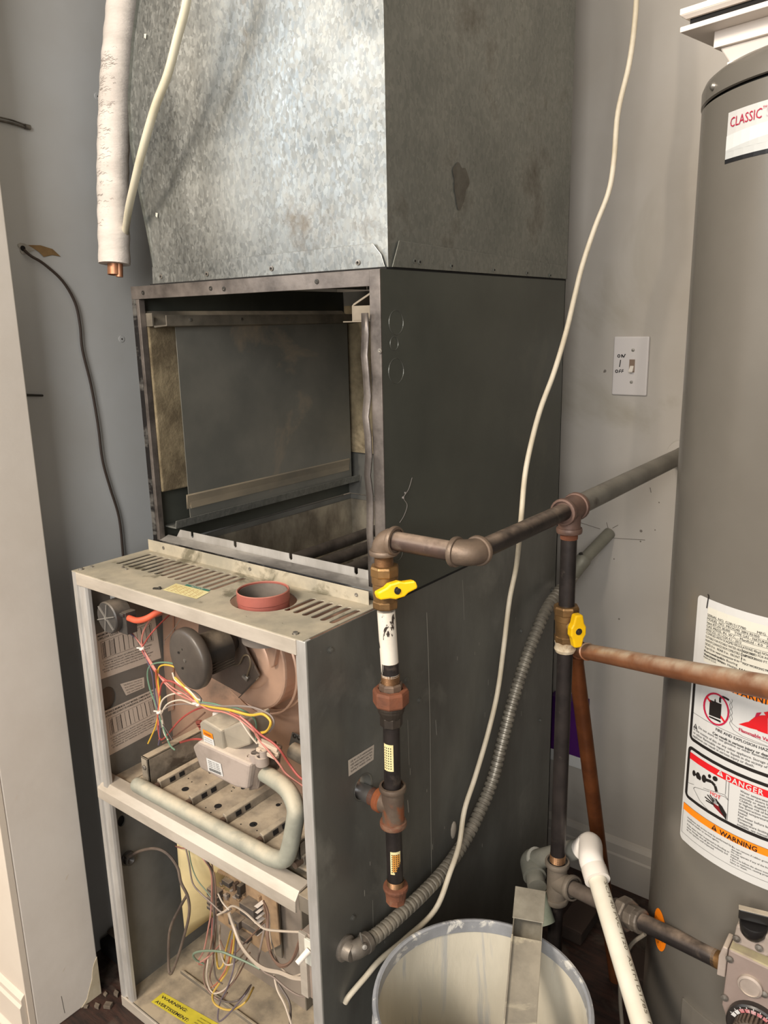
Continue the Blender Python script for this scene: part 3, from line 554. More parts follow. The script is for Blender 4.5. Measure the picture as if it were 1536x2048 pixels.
b = B().prism([gp(500, 1505, .045), gp(520, 1500, .05), gp(528, 1535, .055), gp(516, 1578, .045), gp(497, 1582, .044)], (0, .035, 0)); b.build('outlet_block', mat('outlet_casting', (120, 108, 98), (92, 82, 74), 20, .6, .3, .2, 150), val, bevel=.002)
qs4 = [gp(x, y, .0415) for x, y in ((411, 1504), (434, 1514), (427, 1478), (407, 1468))]
d = Decal(bil(qs4, (0, -1, 0))); d.rect(0, 0, 1, .99, 0, .0006); d.rect(0, .98, 1, 1.28, 1, .0006); d.text('WARNING', .12, 1.05, .18, 2, width=.76, lift=.001)
for i in range(7): d.text('DO NOT USE TOOL ON KNOB', .1, .84-i*.12, .08, 3, width=.75, lift=.001)
part(d, 'valve_warning_label', [white_lab, orange_p, ink, greyink])
qs5 = [gp(x, y, .0355) for x, y in ((417, 1541), (447, 1553), (442, 1527), (413, 1515))]
d = Decal(bil(qs5, (0, -1, 0))); d.rect(0, 0, 1, 1, 0, .0006)
for i in range(4): d.text('SERIES 24V 50PSI', .1, .8-i*.14, .1, 1, width=.75, lift=.001)
for i in range(16): d.rect(.1+.05*i, .08, .1+.05*i+.015+.02*(i % 2), .3, 1, .001)
part(d, 'valve_rating_label', [white_lab, ink])
b = B().box(P(600, 1500, 'y', .1), P(600, 1500, 'y', .1)+Vector((.06, .05, -.045))); part(b, 'ignitor_box', motor_m, bevel=.003)
b = B().tube([gp(585, 1500, .12), gp(612, 1515, .12), gp(640, 1525, .12)], .013, 14); part(b, 'crossover_tube', burner_m, smooth=True)
b = B(); b.prism([gp(584, 1465, .15), gp(606, 1474, .15), gp(606, 1492, .15), gp(595, 1502, .15), gp(578, 1490, .15)], (0, .002, 0)); part(b, 'sensor_bracket', steel_in)
for dx in (0, 1): part(B().lathe(gp(589+dx*9, 1472+dx*4, .149), (0, -1, 0), [(.004, 0), (.004, .001), (.002, .0025), (0, .0025)], 10), 'screw', dark_screw)
q0 = gp(515, 1487, .05); q1 = gp(560, 1508, .06); dv = (q1-q0).normalized()
b = B()
for k in range(3): b.obox(q0.lerp(q1, .5)+Vector((0, -.001+.004*(k == 1), 0))+dv.cross(Vector((0, 1, 0)))*(.0075*(k-1)), dv, dv.cross(Vector((0, 1, 0))), (0, 1, 0), .017, .0032, .004)
part(b, 'wire_connector', mat('nylon_connector', (196, 178, 158), None, rough=.5), bevel=.0008)

# upper compartment wires
WC = {'red': (168, 62, 56), 'pink': (196, 120, 108), 'white': (220, 208, 190), 'yellow': (222, 178, 44), 'green': (92, 134, 110), 'blue': (70, 66, 92), 'black': (50, 46, 46), 'orange': (196, 92, 52), 'brown': (108, 76, 62), 'grey': (128, 116, 110)}
DUSTY = .2
def wire(col, pts, r=.0014, y=.05, name='wire'):
    pp = [P(q[0], q[1], 'y', q[2] if len(q) > 2 else y) for q in pts]
    return part(B().tube(pp, r, 6, 5), name, mat('wire_'+col+str(DUSTY), tuple(a*(1-DUSTY)+g_*DUSTY for a, g_ in zip(WC[col], (140, 122, 106))), None, rough=.55), smooth=True)
wire('pink', [(250, 1240, .04), (258, 1258), (275, 1280), (286, 1296), (300, 1325), (320, 1352), (345, 1375), (372, 1390, .04), (395, 1408, .04)])
wire('red', [(345, 1224, .1), (310, 1258), (290, 1285), (284, 1300), (296, 1320), (312, 1345), (335, 1362)])
wire('pink', [(325, 1228, .08), (300, 1240), (285, 1270), (286, 1296), (306, 1330), (325, 1360), (350, 1385), (392, 1405, .04)])
wire('blue', [(252, 1262, .04), (270, 1275), (285, 1295), (296, 1325), (305, 1350), (310, 1395), (318, 1430), (320, 1470), (317, 1490)])
wire('green', [(395, 1345, .035), (350, 1328), (320, 1325), (300, 1332), (295, 1350), (300, 1378), (310, 1405), (318, 1430), (328, 1460), (340, 1490), (350, 1500)])
wire('yellow', [(395, 1370, .035), (360, 1340), (335, 1330), (318, 1335), (316, 1360), (320, 1395), (318, 1420), (312, 1450), (304, 1470), (296, 1487)])
wire('orange', [(312, 1340, .045), (314, 1370), (319, 1400), (316, 1430), (318, 1450)], .0017)
wire('red', [(392, 1400, .04), (360, 1372), (340, 1362), (325, 1366), (320, 1385), (318, 1420), (316, 1450), (320, 1478)], .0017)
wire('white', [(318, 1425), (325, 1400), (345, 1388), (372, 1388), (392, 1402, .04), (400, 1408, .04)])
wire('white', [(322, 1428), (335, 1408), (360, 1400), (385, 1408, .04), (400, 1410, .04)])
wire('grey', [(320, 1425), (340, 1412), (365, 1408), (392, 1410, .04)], .0012)
wire('yellow', [(350, 1355, .035), (365, 1370, .035), (385, 1390, .035), (398, 1405, .035), (420, 1413, .035), (460, 1420, .035), (500, 1430, .04), (525, 1428, .04), (540, 1440, .04), (540, 1452, .04), (532, 1463, .045), (520, 1466, .05)], .002)
wire('green', [(398, 1404, .034), (425, 1407, .034), (445, 1412, .035), (480, 1418, .04), (510, 1440, .06), (512, 1480, .06)])
wire('grey', [(400, 1406, .034), (440, 1412, .034), (480, 1412, .036), (510, 1416, .04), (540, 1430, .045), (548, 1448, .045), (538, 1464, .05)], .0016)
wire('white', [(345, 1345, .035), (352, 1362, .035), (378, 1380, .035), (395, 1398, .035), (404, 1400, .035), (402, 1408, .035)], .0016)
wire('black', [(368, 1375, .04), (390, 1385, .035), (402, 1398, .034), (402, 1408, .034)])
wire('pink', [(398, 1408, .035), (420, 1420, .035), (450, 1425, .036), (480, 1440, .04), (510, 1465, .045), (520, 1478, .05)])
wire('red', [(460, 1425, .036), (490, 1440, .04), (520, 1468, .045), (545, 1485, .05), (560, 1500, .05), (580, 1530, .06), (600, 1555, .06), (625, 1568, .06)], .0018)
wire('pink', [(480, 1432, .038), (505, 1455, .042), (515, 1475, .047), (540, 1505, .05), (560, 1530, .055), (575, 1550, .06), (610, 1575, .06)], .0016)
wire('red', [(480, 1520, .06), (430, 1490, .09), (395, 1478, .1), (360, 1485, .1), (330, 1495, .08)], .002)
wire('red', [(420, 1412, .07), (390, 1420, .07), (360, 1440, .07), (330, 1475, .07), (318, 1480, .07)], .0016)
wire('brown', [(410, 1425, .08), (380, 1450, .08), (350, 1472, .08), (325, 1486, .08)], .0014)
wire('white', [(324, 1440), (328, 1465), (336, 1480)], .0012)
wire('black', [(320, 1440), (336, 1465), (345, 1480)], .0012)
wire('white', [(480, 1440, .04), (500, 1470, .045), (514, 1487, .05)], .0016)
for k, (px, py) in enumerate(((284, 1297), (318, 1424), (397, 1408))):
    q = P(px, py, 'y', .046 if k < 2 else .036); b = B().lathe(q, (.4, .2, -1), [(.0042, -.002), (.0048, 0), (.0042, .002)], 10); b.obox(q+Vector((-.008, 0, -.001)), (1, 0, .2), (0, 1, 0), (-.2, 0, 1), .006, .001, .001); part(b, 'cable_tie', white_pl)
b = B()
for k in range(3): b.obox(P(398+3*k, 1445+5*k, 'y', .12), (1, 0, .3), (0, 1, 0), (-.3, 0, 1), .006, .003, .004)
part(b, 'spade_terminals', mat('nylon_red', (150, 82, 70), None, rough=.5), bevel=.001)

# lower compartment: yellowed sheet, control board, wires, junction box
ys = [P(353, 1676, 'y', .125), P(470, 1735, 'y', .181), P(428, 1832, 'y', .181), P(395, 1848, 'y', .15), P(374, 1872, 'y', .128)]
b = B(); nn = 8; vs = []; L0, L1 = ys[0], ys[4]; R0, R1 = ys[1], ys[2]
for i in range(nn+1):
    for j in range(nn+1):
        u, v = i/nn, j/nn; q = (L0*(1-u)+R0*u)*(1-v)+(L1*(1-u)+R1*u)*v; q.y -= .004*math.sin(u*3+v*2); vs.append(q)
b.add(vs, [(i*(nn+1)+j, i*(nn+1)+j+1, (i+1)*(nn+1)+j+1, (i+1)*(nn+1)+j) for i in range(nn) for j in range(nn)])
o = part(b, 'yellowed_card', yellow_card, smooth=True); md = o.modifiers.new('thick', 'SOLIDIFY'); md.thickness = .0012
YB = .165
bo = part(B().prism([P(x, y, 'y', YB) for x, y in ((428, 1735), (552, 1795), (560, 1890), (530, 1905), (436, 1840))], (0, .003, 0)), 'control_board', board_m)
b = B(); b.box(P(424, 1730, 'y', .174), P(566, 1915, 'y', .177)); part(b, 'board_backing', steel_low)
def comp(px0, py0, px1, py1, dep, m, nm='board_component'):
    a = P(px0, py0, 'y', YB); c = P(px1, py1, 'y', YB); return B().box((min(a.x, c.x), YB-dep, min(a.z, c.z)), (max(a.x, c.x), YB, max(a.z, c.z))).build(nm, m, bo, bevel=.0012)
random.seed(11)
comp(497, 1790, 527, 1830, .024, chip_m, 'relay'); comp(500, 1828, 530, 1858, .022, chip_m, 'relay'); comp(470, 1822, 492, 1850, .018, chip_m, 'relay'); comp(480, 1855, 505, 1880, .014, chip_m, 'relay')
comp(452, 1752, 468, 1770, .012, chip_m); comp(484, 1762, 492, 1784, .014, motor_m); comp(474, 1760, 480, 1776, .012, fit_m)
for k in range(5): comp(426, 1772+9*k, 446, 1779+9*k, .016, chip_m, 'terminal')
for k in range(26):
    x = 440+random.random()*80; y = 1752+(x-440)*.45+random.random()*50; comp(x, y, x+3+random.random()*5, y+5+random.random()*6, .004+random.random()*.006, random.choice((board_m, board_m, chip_m, cast_m)))
for k in range(6): comp(524, 1800+11*k, 531, 1804+11*k, .02, white_pl, 'spade_terminal')
for k in range(9): comp(432+3.4*k, 1742+1.6*k, 434+3.4*k, 1768+1.6*k, .006, yellow_card, 'board_pin')
# wires
wl = [('brown', [(355, 1690, .1), (370, 1688, .08), (395, 1697, .08), (415, 1715, .08), (425, 1735, .085), (425, 1790, .09), (428, 1850, .08), (420, 1900, .06), (408, 1940, .05), (412, 1975, .045), (440, 2000, .05), (455, 1985, .06)]),
 ('pink', [(351, 1692, .1), (362, 1696, .08), (385, 1700, .08), (410, 1722, .08), (423, 1750, .085), (422, 1820, .08), (416, 1860, .07), (408, 1900, .05), (395, 1925, .045), (415, 1915, .05), (440, 1890, .07)]),
 ('grey', [(370, 1690, .07), (378, 1725, .07), (385, 1765, .07), (400, 1785, .07), (425, 1808, .07), (445, 1825, .07), (463, 1818, .075)]),
 ('black', [(395, 1700, .08), (412, 1722, .08), (426, 1752, .085), (428, 1830, .08), (426, 1880, .07), (430, 1950, .05), (445, 1968, .05)]),
 ('brown', [(400, 1705, .08), (418, 1728, .085), (430, 1760, .085), (432, 1850, .08), (426, 1920, .06), (420, 1960, .05), (440, 1985, .05), (470, 1960, .06), (500, 1905, .09)]),
 ('white', [(428, 1860, .08), (416, 1920, .05), (414, 1960, .045), (425, 1985, .045), (445, 1982, .05), (465, 1960, .06), (485, 1920, .08)]),
 ('white', [(440, 1850, .09), (440, 1890, .07), (448, 1925, .06), (465, 1928, .06), (485, 1910, .08), (500, 1885, .1)]),
 ('yellow', [(470, 1850, .09), (466, 1900, .07), (455, 1940, .06), (440, 1965, .05), (425, 1990, .045), (432, 2010, .045), (460, 2020, .05), (490, 2005, .06), (507, 1975, .08)], .0019),
 ('orange', [(465, 1880, .08), (455, 1930, .06), (435, 1965, .05), (422, 1975, .05)]),
 ('yellow', [(462, 1862, .09), (452, 1900, .07), (446, 1930, .06), (436, 1935, .06), (432, 1900, .07)], .0018),
 ('blue', [(474, 1855, .09), (468, 1930, .06), (455, 1975, .05), (440, 2005, .05), (436, 2040, .045), (450, 2035, .045), (490, 1990, .06), (502, 1970, .08)]),
 ('black', [(432, 1995, .05), (455, 2004, .05), (480, 1998, .06), (500, 1972, .08)], .0016),
 ('white', [(436, 1787, .07), (445, 1805, .07), (458, 1820, .07)]),
 ('white', [(435, 1830, .07), (450, 1822, .07), (466, 1812, .07), (490, 1825, .06), (512, 1845, .05), (530, 1858, .045), (560, 1862, .04), (600, 1864, .035)], .0019),
 ('white', [(458, 1826, .07), (468, 1855, .07), (482, 1890, .065), (505, 1920, .055), (530, 1938, .045), (560, 1945, .04), (585, 1955, .035), (606, 1958, .03)], .0032),
 ('white', [(530, 1808, .1), (538, 1830, .09), (540, 1870, .08), (548, 1900, .07), (556, 1925, .06), (572, 1945, .05), (588, 1952, .04), (602, 1948, .035)]),
 ('brown', [(527, 1802, .095), (536, 1825, .085), (536, 1870, .075), (542, 1905, .065), (556, 1930, .055), (572, 1932, .05), (590, 1912, .045), (600, 1880, .04), (602, 1862, .035)], .002),
 ('brown', [(528, 1812, .095), (534, 1840, .085), (534, 1880, .075), (545, 1915, .06), (562, 1930, .05), (582, 1922, .045), (597, 1885, .04), (603, 1860, .035)], .002),
 ('grey', [(530, 1850, .09), (520, 1900, .08), (516, 1925, .07), (530, 1942, .06)], .002),
 ('brown', [(528, 1845, .095), (505, 1870, .08), (485, 1890, .07), (470, 1905, .07), (450, 1900, .07), (440, 1880, .07)]),
 ('green', [(520, 1938, .05), (495, 1925, .045), (465, 1912, .04), (440, 1903, .035), (405, 1902, .035), (387, 1908, .035), (392, 1920, .04), (408, 1928, .05)], .0019),
 ('grey', [(510, 1925, .06), (530, 1945, .05), (548, 1955, .045), (575, 1978, .04), (600, 1992, .035), (615, 1990, .03), (626, 1980, .028)], .0017),
 ('black', [(545, 1952, .05), (565, 1980, .045), (580, 2010, .04), (580, 2060, .035)], .002),
 ('white', [(548, 1950, .05), (555, 1980, .04), (570, 2010, .035), (585, 2055, .03)], .0019),
 ('red', [(425, 1835, .08), (422, 1890, .07), (410, 1925, .06), (398, 1928, .06)], .0018),
 ('green', [(376, 1690, .09), (383, 1730, .09), (395, 1760, .09), (415, 1785, .09), (430, 1805, .09)], .0012),
 ('orange', [(382, 1790, .11), (400, 1800, .11), (426, 1808, .11)], .001),
 ('grey', [(372, 1790, .11), (395, 1775, .11), (420, 1784, .11)], .0008)]
DUSTY = .45
for wv in wl: wire(wv[0], [(q_[0], q_[1], q_[2] if q_[2] < .06 else .06+(q_[2]-.06)*2.1) for q_ in wv[1]], wv[2] if len(wv) > 2 else .0015, .06)
cordp = [P(255, 1715, 'x', .008), P(280, 1702, 'y', .04), P(310, 1697, 'y', .04), P(335, 1708, 'y', .045), P(355, 1735, 'y', .05), P(362, 1765, 'y', .05), P(376, 1795, 'y', .055), P(378, 1830, 'y', .055), P(366, 1880, 'y', .05), P(352, 1925, 'y', .045), P(341, 1948, 'y', .045), P(337, 1925, 'y', .05), P(340, 1860, 'y', .055), P(360, 1815, 'y', .06), P(374, 1790, 'y', .06)]
part(B().tube(cordp, .0026, 8, 6), 'power_cord', mat('dusty_cord', (74, 64, 58), (110, 96, 84), 20, .6), smooth=True)
q = P(254, 1716, 'x', .004); b = B().lathe(q, (1, 0, 0), [(.014, 0), (.014, .003), (.011, .004), (.0105, .012), (.007, .013), (0, .006)], 18); b.obox(q+Vector((.006, 0, .008)), (1, 0, 0), (0, 1, 0), (0, 0, 1), .006, .008, .003); part(b, 'cord_grommet', black_plastic, smooth=False)
jx0, jx1, jz0, jz1 = .472, .51, .285, .397
jb = part(B().box((jx0, .022, jz0), (W-.004, .085, jz1)), 'junction_box', mat('dusty_box', (166, 150, 138), (146, 132, 120), 12, .6, .2), bevel=.001)
B().box((jx0-.002, .017, jz0+.002), (jx0+.012, .022, jz1)).build('box_flange', rail_m, jb, bevel=.0005)
a = P(622, 1880, 'y', .02); B().box((a.x-.011, .0165, a.z-.043), (a.x+.012, .021, a.z+.0)).build('door_switch', cream_p, jb, bevel=.0008)
q = P(618, 1900, 'y', .016); e = P(594, 1927, 'y', -.004); B().cyl(q, e, .0048, .0042, 12).build('switch_plunger', white_pl, jb, smooth=True)
# yellow floor sticker
qs6 = [P(x, y, 'z', .0226) for x, y in ((333, 2048), (440, 2110), (490, 2090), (322, 1996))]
qs6 = [P(302, 2004, 'z', .0226), P(420, 2078, 'z', .0226), P(452, 2056, 'z', .0226), P(326, 1985, 'z', .0226)]
d = Decal(bil(qs6, (0, 0, 1))); d.rect(0, 0, 1, 1, 0, .0002); d.text('WARNING:', .04, .6, .3, 1, bold=.02, width=.42); d.text('AVERTISSEMENT:', .04, .12, .3, 1, bold=.02, width=.55)
for i in range(4): d.text('DISCONNECT POWER BEFORE SERVICE', .66, .72-i*.2, .1, 1, width=.3)
part(d, 'floor_warning_sticker', [yellow_stk, ink])
# heat exchanger compartment seen through the cabinet bottom
part(B().box((.0045, YC+.004, .45), (.009, D-.004, H-.01)), 'foil_liner', foil)
part(B().box((.009, D-.008, .45), (W-.005, D-.004, H-.01)), 'foil_liner', foil)
for k in range(5):
    x = .17+k*.065
    part(B().tube([(x, YC+.03, .80), (x, YC+.06, .826), (x, .3, .83), (x, .5, .83), (x, .66, .828), (x, .69, .80)], .012, 12, 4), 'exchanger_tube', mat('sooty_tube', (112, 104, 98), (80, 74, 70), 16, .45, .6, .08, 100), smooth=True)
part(B().box((.0045, YC, .6), (W-.004, YC+.002, H)), 'exchanger_front', steel_in)
# gas line stub hole reveal
q = hq; part(B().lathe(q+Vector((.0005, 0, 0)), (-1, 0, 0), [(.0205, -.0006), (.0205, 0), (.0185, .0005), (.018, .02)], 24), 'hole_grommet', mat('worn_ring', (130, 128, 120), None, rough=.4, metal=.6), smooth=True)

# ------------------------------------------------------------------ COIL CABINET
ZC0, ZC1 = .872, 1.328; CX0 = -.004
cab = thing('coil_cabinet', 'dark grey open-fronted metal cabinet on top of the furnace, its coil removed', 'cabinet', (W/2, .45, ZC0))
def cpt(b, n, m, **k): return b.build(n, m, cab, **k)
vs, fs = plate2d([[(YC, ZC0), (D, ZC0), (D, ZC1), (YC, ZC1)]], .002, yz(W-.001)); cpt(B().add(vs, fs), 'side_panel', steel_dark, bevel=.0006)
vs, fs = plate2d([[(YC, ZC0), (D, ZC0), (D, ZC1), (YC, ZC1)]], .002, yz(CX0+.001)); cpt(B().add(vs, fs), 'side_panel', steel_dark)
cpt(B().box((CX0, D-.002, ZC0), (W, D, ZC1)), 'back_panel', steel_in)
b = B(); b.box((CX0, YC, ZC1-.002), (W, D, ZC1)); cpt(b, 'top_flange', steel_in) if 0 else None
b = B(); b.box((CX0, YC-.001, ZC1-.021), (W-.016, YC+.002, ZC1-.001)); b.box((CX0, YC-.001, ZC1-.002), (W-.002, YC+.02, ZC1)); cpt(b, 'top_strip', tape_sil, bevel=.0006)
b = B(); b.box((CX0, YC-.001, ZC0), (CX0+.010, YC+.002, ZC1-.021)); cpt(b, 'edge_strip', tape_blk, bevel=.0005)
b = B(); b.box((CX0+.010, YC, ZC0), (CX0+.018, YC+.012, ZC1-.021)); cpt(b, 'edge_channel', tape_sil, bevel=.0008)
b = B(); b.box((W-.018, YC-.002, ZC0), (W, YC+.001, ZC1)); cpt(b, 'edge_strip', tape_sil, bevel=.0008)
b = B(); nn = 14; vs = []
for i in range(nn+1):
    z = ZC0+.02+(ZC1-.075-ZC0)*i/nn; wv = .0035*math.sin(i*1.9)+.002*math.sin(i*4.1); vs += [(W-.030+wv*.3, YC-.004-abs(wv)*.6, z), (W-.018+wv*.3, YC-.004-abs(wv), z)]
b.add(vs, [(2*i, 2*i+1, 2*i+3, 2*i+2) for i in range(nn)]); o = cpt(b, 'gasket_strip', tape_sil, smooth=True); md = o.modifiers.new('thick', 'SOLIDIFY'); md.thickness = .002
b = B(); b.box((CX0, YC-.002, ZC0), (W-.018, YC+.001, ZC0+.014)); cpt(b, 'bottom_tape', tape_blk, bevel=.001)
b = B(); b.prism([(CX0+.016, YC-.001, ZC0+.014), (CX0+.016, YC+.02, ZC0+.02), (CX0+.016, YC+.022, ZC0+.016), (CX0+.016, YC, ZC0+.01)], (W-.036-CX0, 0, 0)); cpt(b, 'bottom_lip', mat('scuffed_silver_lip', (176, 172, 166), (112, 108, 104), 12, .35, .45, .2, 60, stretch=(.5, 1, 1)), bevel=.001)
# notched baffle strip
yN = .192; zz0, zz1 = ZC0+.016, ZC0+.033; out = [(.032, zz0), (.475+.03, zz0), (.475+.03, zz1-.002), (.5, zz1)]
for xx in (.455, .32, .19, .078): out += [(xx+.0035, zz1), (xx+.0035, zz1-.008), (xx+.001, zz1-.0105), (xx-.001, zz1-.0105), (xx-.0035, zz1-.008), (xx-.0035, zz1)]
out += [(.045, zz1)]
vs, fs = plate2d([out], .0012, lambda u, v, w: Vector((u, yN+w, v))); cpt(B().add(vs, fs), 'notched_strip', post_m)
cpt(B().box((W-.002, YC, ZC0-.0025), (W+.0007, D, ZC0+.0005)), 'seam_shadow', dark_slot)  # black strip painted as the shadow line under the cabinet
# inside: insulation, baffle sheet, rails
cpt(B().box((CX0+.002, YC+.013, ZC0+.10), (.016, D-.004, ZC1-.055)), 'insulation', insul, bevel=.003)
cpt(B().box((W-.012, YC+.02, ZC0+.1), (W-.002, D-.004, ZC1-.055)), 'insulation', insul)
cpt(B().box((.008, D-.012, ZC0+.1), (W-.012, D-.003, ZC1-.03)), 'insulation', insul)
cpt(B().box((.029, .228, .917), (.0305, D-.03, 1.275)), 'baffle_sheet', mat('sooty_steel_sheet', (128, 126, 118), (110, 110, 104), 5, .4, .3, .03, 200, c3=(172, 154, 130), sc3=3.4, lo3=.56, hi3=.72))
b = B(); b.prism([(.002, .19, .905), (.035, .19, .905), (.038, .19, .92), (.036, .19, .92), (.033, .19, .908), (.002, .19, .908)], (0, D-.2, 0)); cpt(b, 'drain_pan_rail', galv_dull, bevel=.0005)
b = B(); b.prism([(.03, .222, .935), (.034, .222, .96), (.031, .222, .962)], (0, D-.26, 0)); b.box((.0307, .23, .935), (.032, D-.04, .958)); cpt(b, 'baffle_fold', mat('dusty_fold', (158, 146, 126), (124, 118, 106), 9, .5, .3, .02, 100, stretch=(1, .4, 1)))
b = B(); b.prism([(.006, YC+.015, 1.285), (.03, YC+.015, 1.26), (.045, YC+.03, 1.262), (.045, YC+.03, 1.28), (.043, YC+.03, 1.28), (.043, YC+.03, 1.264), (.03, YC+.015, 1.263), (.006, YC+.015, 1.288)], (0, D-.2, 0)); b.box((.004, YC+.012, 1.262), (.03, YC+.016, 1.284)); cpt(b, 'upper_rail', mat('dusty_rail', (140, 132, 118), (104, 98, 88), 12, .5, .35), bevel=.0005)
b = B(); yb0 = YC+.006; b.prism([(W-.018, yb0, 1.302), (W-.052, yb0, 1.286), (W-.055, yb0, 1.283), (W-.055, yb0, 1.262), (W-.018, yb0, 1.262), (W-.018, yb0, 1.264), (W-.053, yb0, 1.264), (W-.053, yb0, 1.2825), (W-.018, yb0, 1.299)], (0, D-.2, 0)); b.box((W-.054, yb0, 1.264), (W-.018, yb0+.0015, 1.283)); b.box((W-.068, yb0-.004, 1.2615), (W-.02, yb0+.01, 1.263)); cpt(b, 'upper_rail', mat('dusty_rail_b', (142, 132, 116), (120, 110, 96), 12, .5, .3), bevel=.0004)
for k in range(3): cpt(B().lathe((.045, .25+k*.12, 1.272), (1, 0, 0), [(.003, 0), (.003, .0015), (0, .002)], 8), 'screw', screw_m)
b = B(); b.box((W-.06, .55, .9), (W-.004, .552, .96)); b.box((W-.05, .2, ZC0+.004), (W-.02, .26, ZC0+.02)); cpt(b, 'corner_bracket', galv_dull, bevel=.001)
for (x, z) in ((.03, ZC1-.011), (.2, ZC1-.011), (.42, ZC1-.011), (.23, ZC1-.013)): cpt(B().lathe((x, YC-.001, z), (0, -1, 0), [(.0035, 0), (.0035, .001), (.0014, .0012), (0, .0004)], 10), 'screw', dark_screw)
cpt(B().lathe(P(760, 702, 'y', YC-.003), (0, -1, 0), [(.0035, 0), (.0035, .001), (.0014, .0012), (0, .0004)], 10), 'screw', screw_m)
# knock-out rings on the side
b = B()
for px, py, r in ((792, 645, .016), (788, 687, .009), (792, 742, .017), (795, 1105, .012)):
    q = P(px, py, 'x', W); b.lathe(q, (1, 0, 0), [(r+.0004, 0), (r, .0008), (r-.0004, 0)], 30)
cpt(b, 'knockout_rings', mat('knockout_edge', (104, 104, 98), None, rough=.4, metal=.5))
b = B(); fz = [P(x, y, 'x', W) for x, y in ((822, 955), (815, 978), (805, 995), (812, 1010), (806, 1030), (797, 1045))]; b.tube([q+Vector((.002, 0, 0)) for q in fz], .0004, 4); q = fz[2]; b.ball(q+Vector((.001, 0, 0)), .002, 6); b.ball(q+Vector((.001, .005, .006)), .0015, 6)
cpt(b, 'lint', mat('lint_grey', (150, 142, 136), None, rough=.9))

# ------------------------------------------------------------------ PLENUM
ple = thing('plenum', 'tall galvanised sheet metal plenum with spangled finish on top of the cabinet', 'duct', (.28, .45, ZC1))
ZP = ZC1+.003; YP = .187; XP1 = W-.001; YP1 = D+.008; ZT = 2.15
def left_x(z):
    ks = [(1.33, .038), (1.36, .036), (1.40, .03), (1.48, .014), (1.55, .003), (1.62, .007), (1.70, .03), (1.76, .055), (2.15, .12)]
    for (a, xa), (b_, xb) in zip(ks, ks[1:]):
        if z <= b_:
            s = (z-a)/(b_-a); s = max(0, min(1, s)); return xa+(xb-xa)*s
    return ks[-1][1]
b = B(); nz_, nx_ = 40, 24; vs = []
for j in range(nz_+1):
    z = ZP+(ZT-ZP)*j/nz_; xl = left_x(z)
    for i in range(nx_+1):
        s = i/nx_; x = xl+(XP1-xl)*s
        # gentle oil-canning: two faint vertical creases and a diagonal
        e = -.004*math.exp(-((s-.22)/.05)**2)*min(1, (z-ZP)/.1)-.003*math.exp(-((s-.62-.12*math.sin((z-1.4)*4))/.1)**2)*min(1, (z-ZP)/.15)+.005*math.exp(-((s)/.08)**2)*min(1, (z-ZP)/.1)
        vs.append((x, YP+e, z))
b.add(vs, [(j*(nx_+1)+i, j*(nx_+1)+i+1, (j+1)*(nx_+1)+i+1, (j+1)*(nx_+1)+i) for j in range(nz_) for i in range(nx_)])
b.build('front_sheet', galv_front, ple, smooth=True)
b = B(); vs = []; ny_ = 20
for j in range(nz_+1):
    z = ZP+(ZT-ZP)*j/nz_
    for i in range(ny_+1):
        s = i/ny_; y = YP+(YP1-YP)*s; cr = .006*max(0, (z-1.46-.5*(1-s))/.6)*min(1, s*4); e = .003*math.exp(-((s-.68)/.06)**2)*min(1, (z-ZP)/.1)-.002*math.exp(-((s-.3)/.12)**2)
        vs.append((XP1+e*(1 if 0 < i < ny_ else 0)-cr*(1 if s > .72 else 0)*min(1, (1-s)*6), y, z))
b.add(vs, [(j*(ny_+1)+i, j*(ny_+1)+i+1, (j+1)*(ny_+1)+i+1, (j+1)*(ny_+1)+i) for j in range(nz_) for i in range(ny_)])
galv_shaded = galv('galvanised_plenum_shaded', (104, 106, 100), (140, 140, 132), (74, 66, 54), .5, .4, .55, (.55, .75), 7)  # darker copy of the front sheet, the sides' shade put into the colour
b.build('side_sheet', galv_shaded, ple, smooth=True)
b = B(); vs = []
for j in range(nz_+1):
    z = ZP+(ZT-ZP)*j/nz_; vs += [(left_x(z), YP, z), (left_x(z)+.02, YP1, z)]
b.add(vs, [(2*j, 2*j+1, 2*j+3, 2*j+2) for j in range(nz_)]); b.build('side_sheet', galv_shaded, ple)
B().box((.06, YP1-.001, ZP), (XP1, YP1, ZT)).build('back_sheet', galv_shaded, ple)
# base flanges with chamfered corner
b = B(); b.mi = 0; b.prism([(.038, YP-.0045, ZP), (XP1-.002, YP-.0045, ZP), (XP1-.008, YP-.0045, ZP+.016), (XP1-.022, YP-.0045, ZP+.031), (.04, YP-.0045, ZP+.027)], (0, .001, 0)); b.build('base_flange', galv_front, ple, bevel=.0006)
b = B(); b.prism([(XP1+.0025, YP+.004, ZP), (XP1+.0025, YP1-.01, ZP), (XP1+.0025, YP1-.012, ZP+.022), (XP1+.0025, YP+.02, ZP+.034)], (.0015, 0, 0)); b.build('base_flange', galv_shaded, ple, bevel=.0006)
B().box((.03, YP-.004, ZC1-.002), (XP1, YP+.004, ZP)).build('base_gasket', dark_slot, ple)
B().box((XP1-.004, YP, ZC1-.002), (XP1+.0005, YP1-.006, ZP)).build('base_gasket', dark_slot, ple)
for px, py in ((322, 553), (414, 548), (543, 537), (716, 525)):
    q = P(px, py, 'y', YP-.0048); b = B().lathe(q, (0, -1, 0), [(.0038, 0), (.0038, .001), (.0018, .0012), (0, .0003)], 12); b.mi = 1; b.lathe(q+Vector((0, -.0009, 0)), (0, -1, 0), [(.0017, 0), (.0017, .0006), (0, .0006)], 8); b.build('screw', [screw_m, dark_slot], ple)
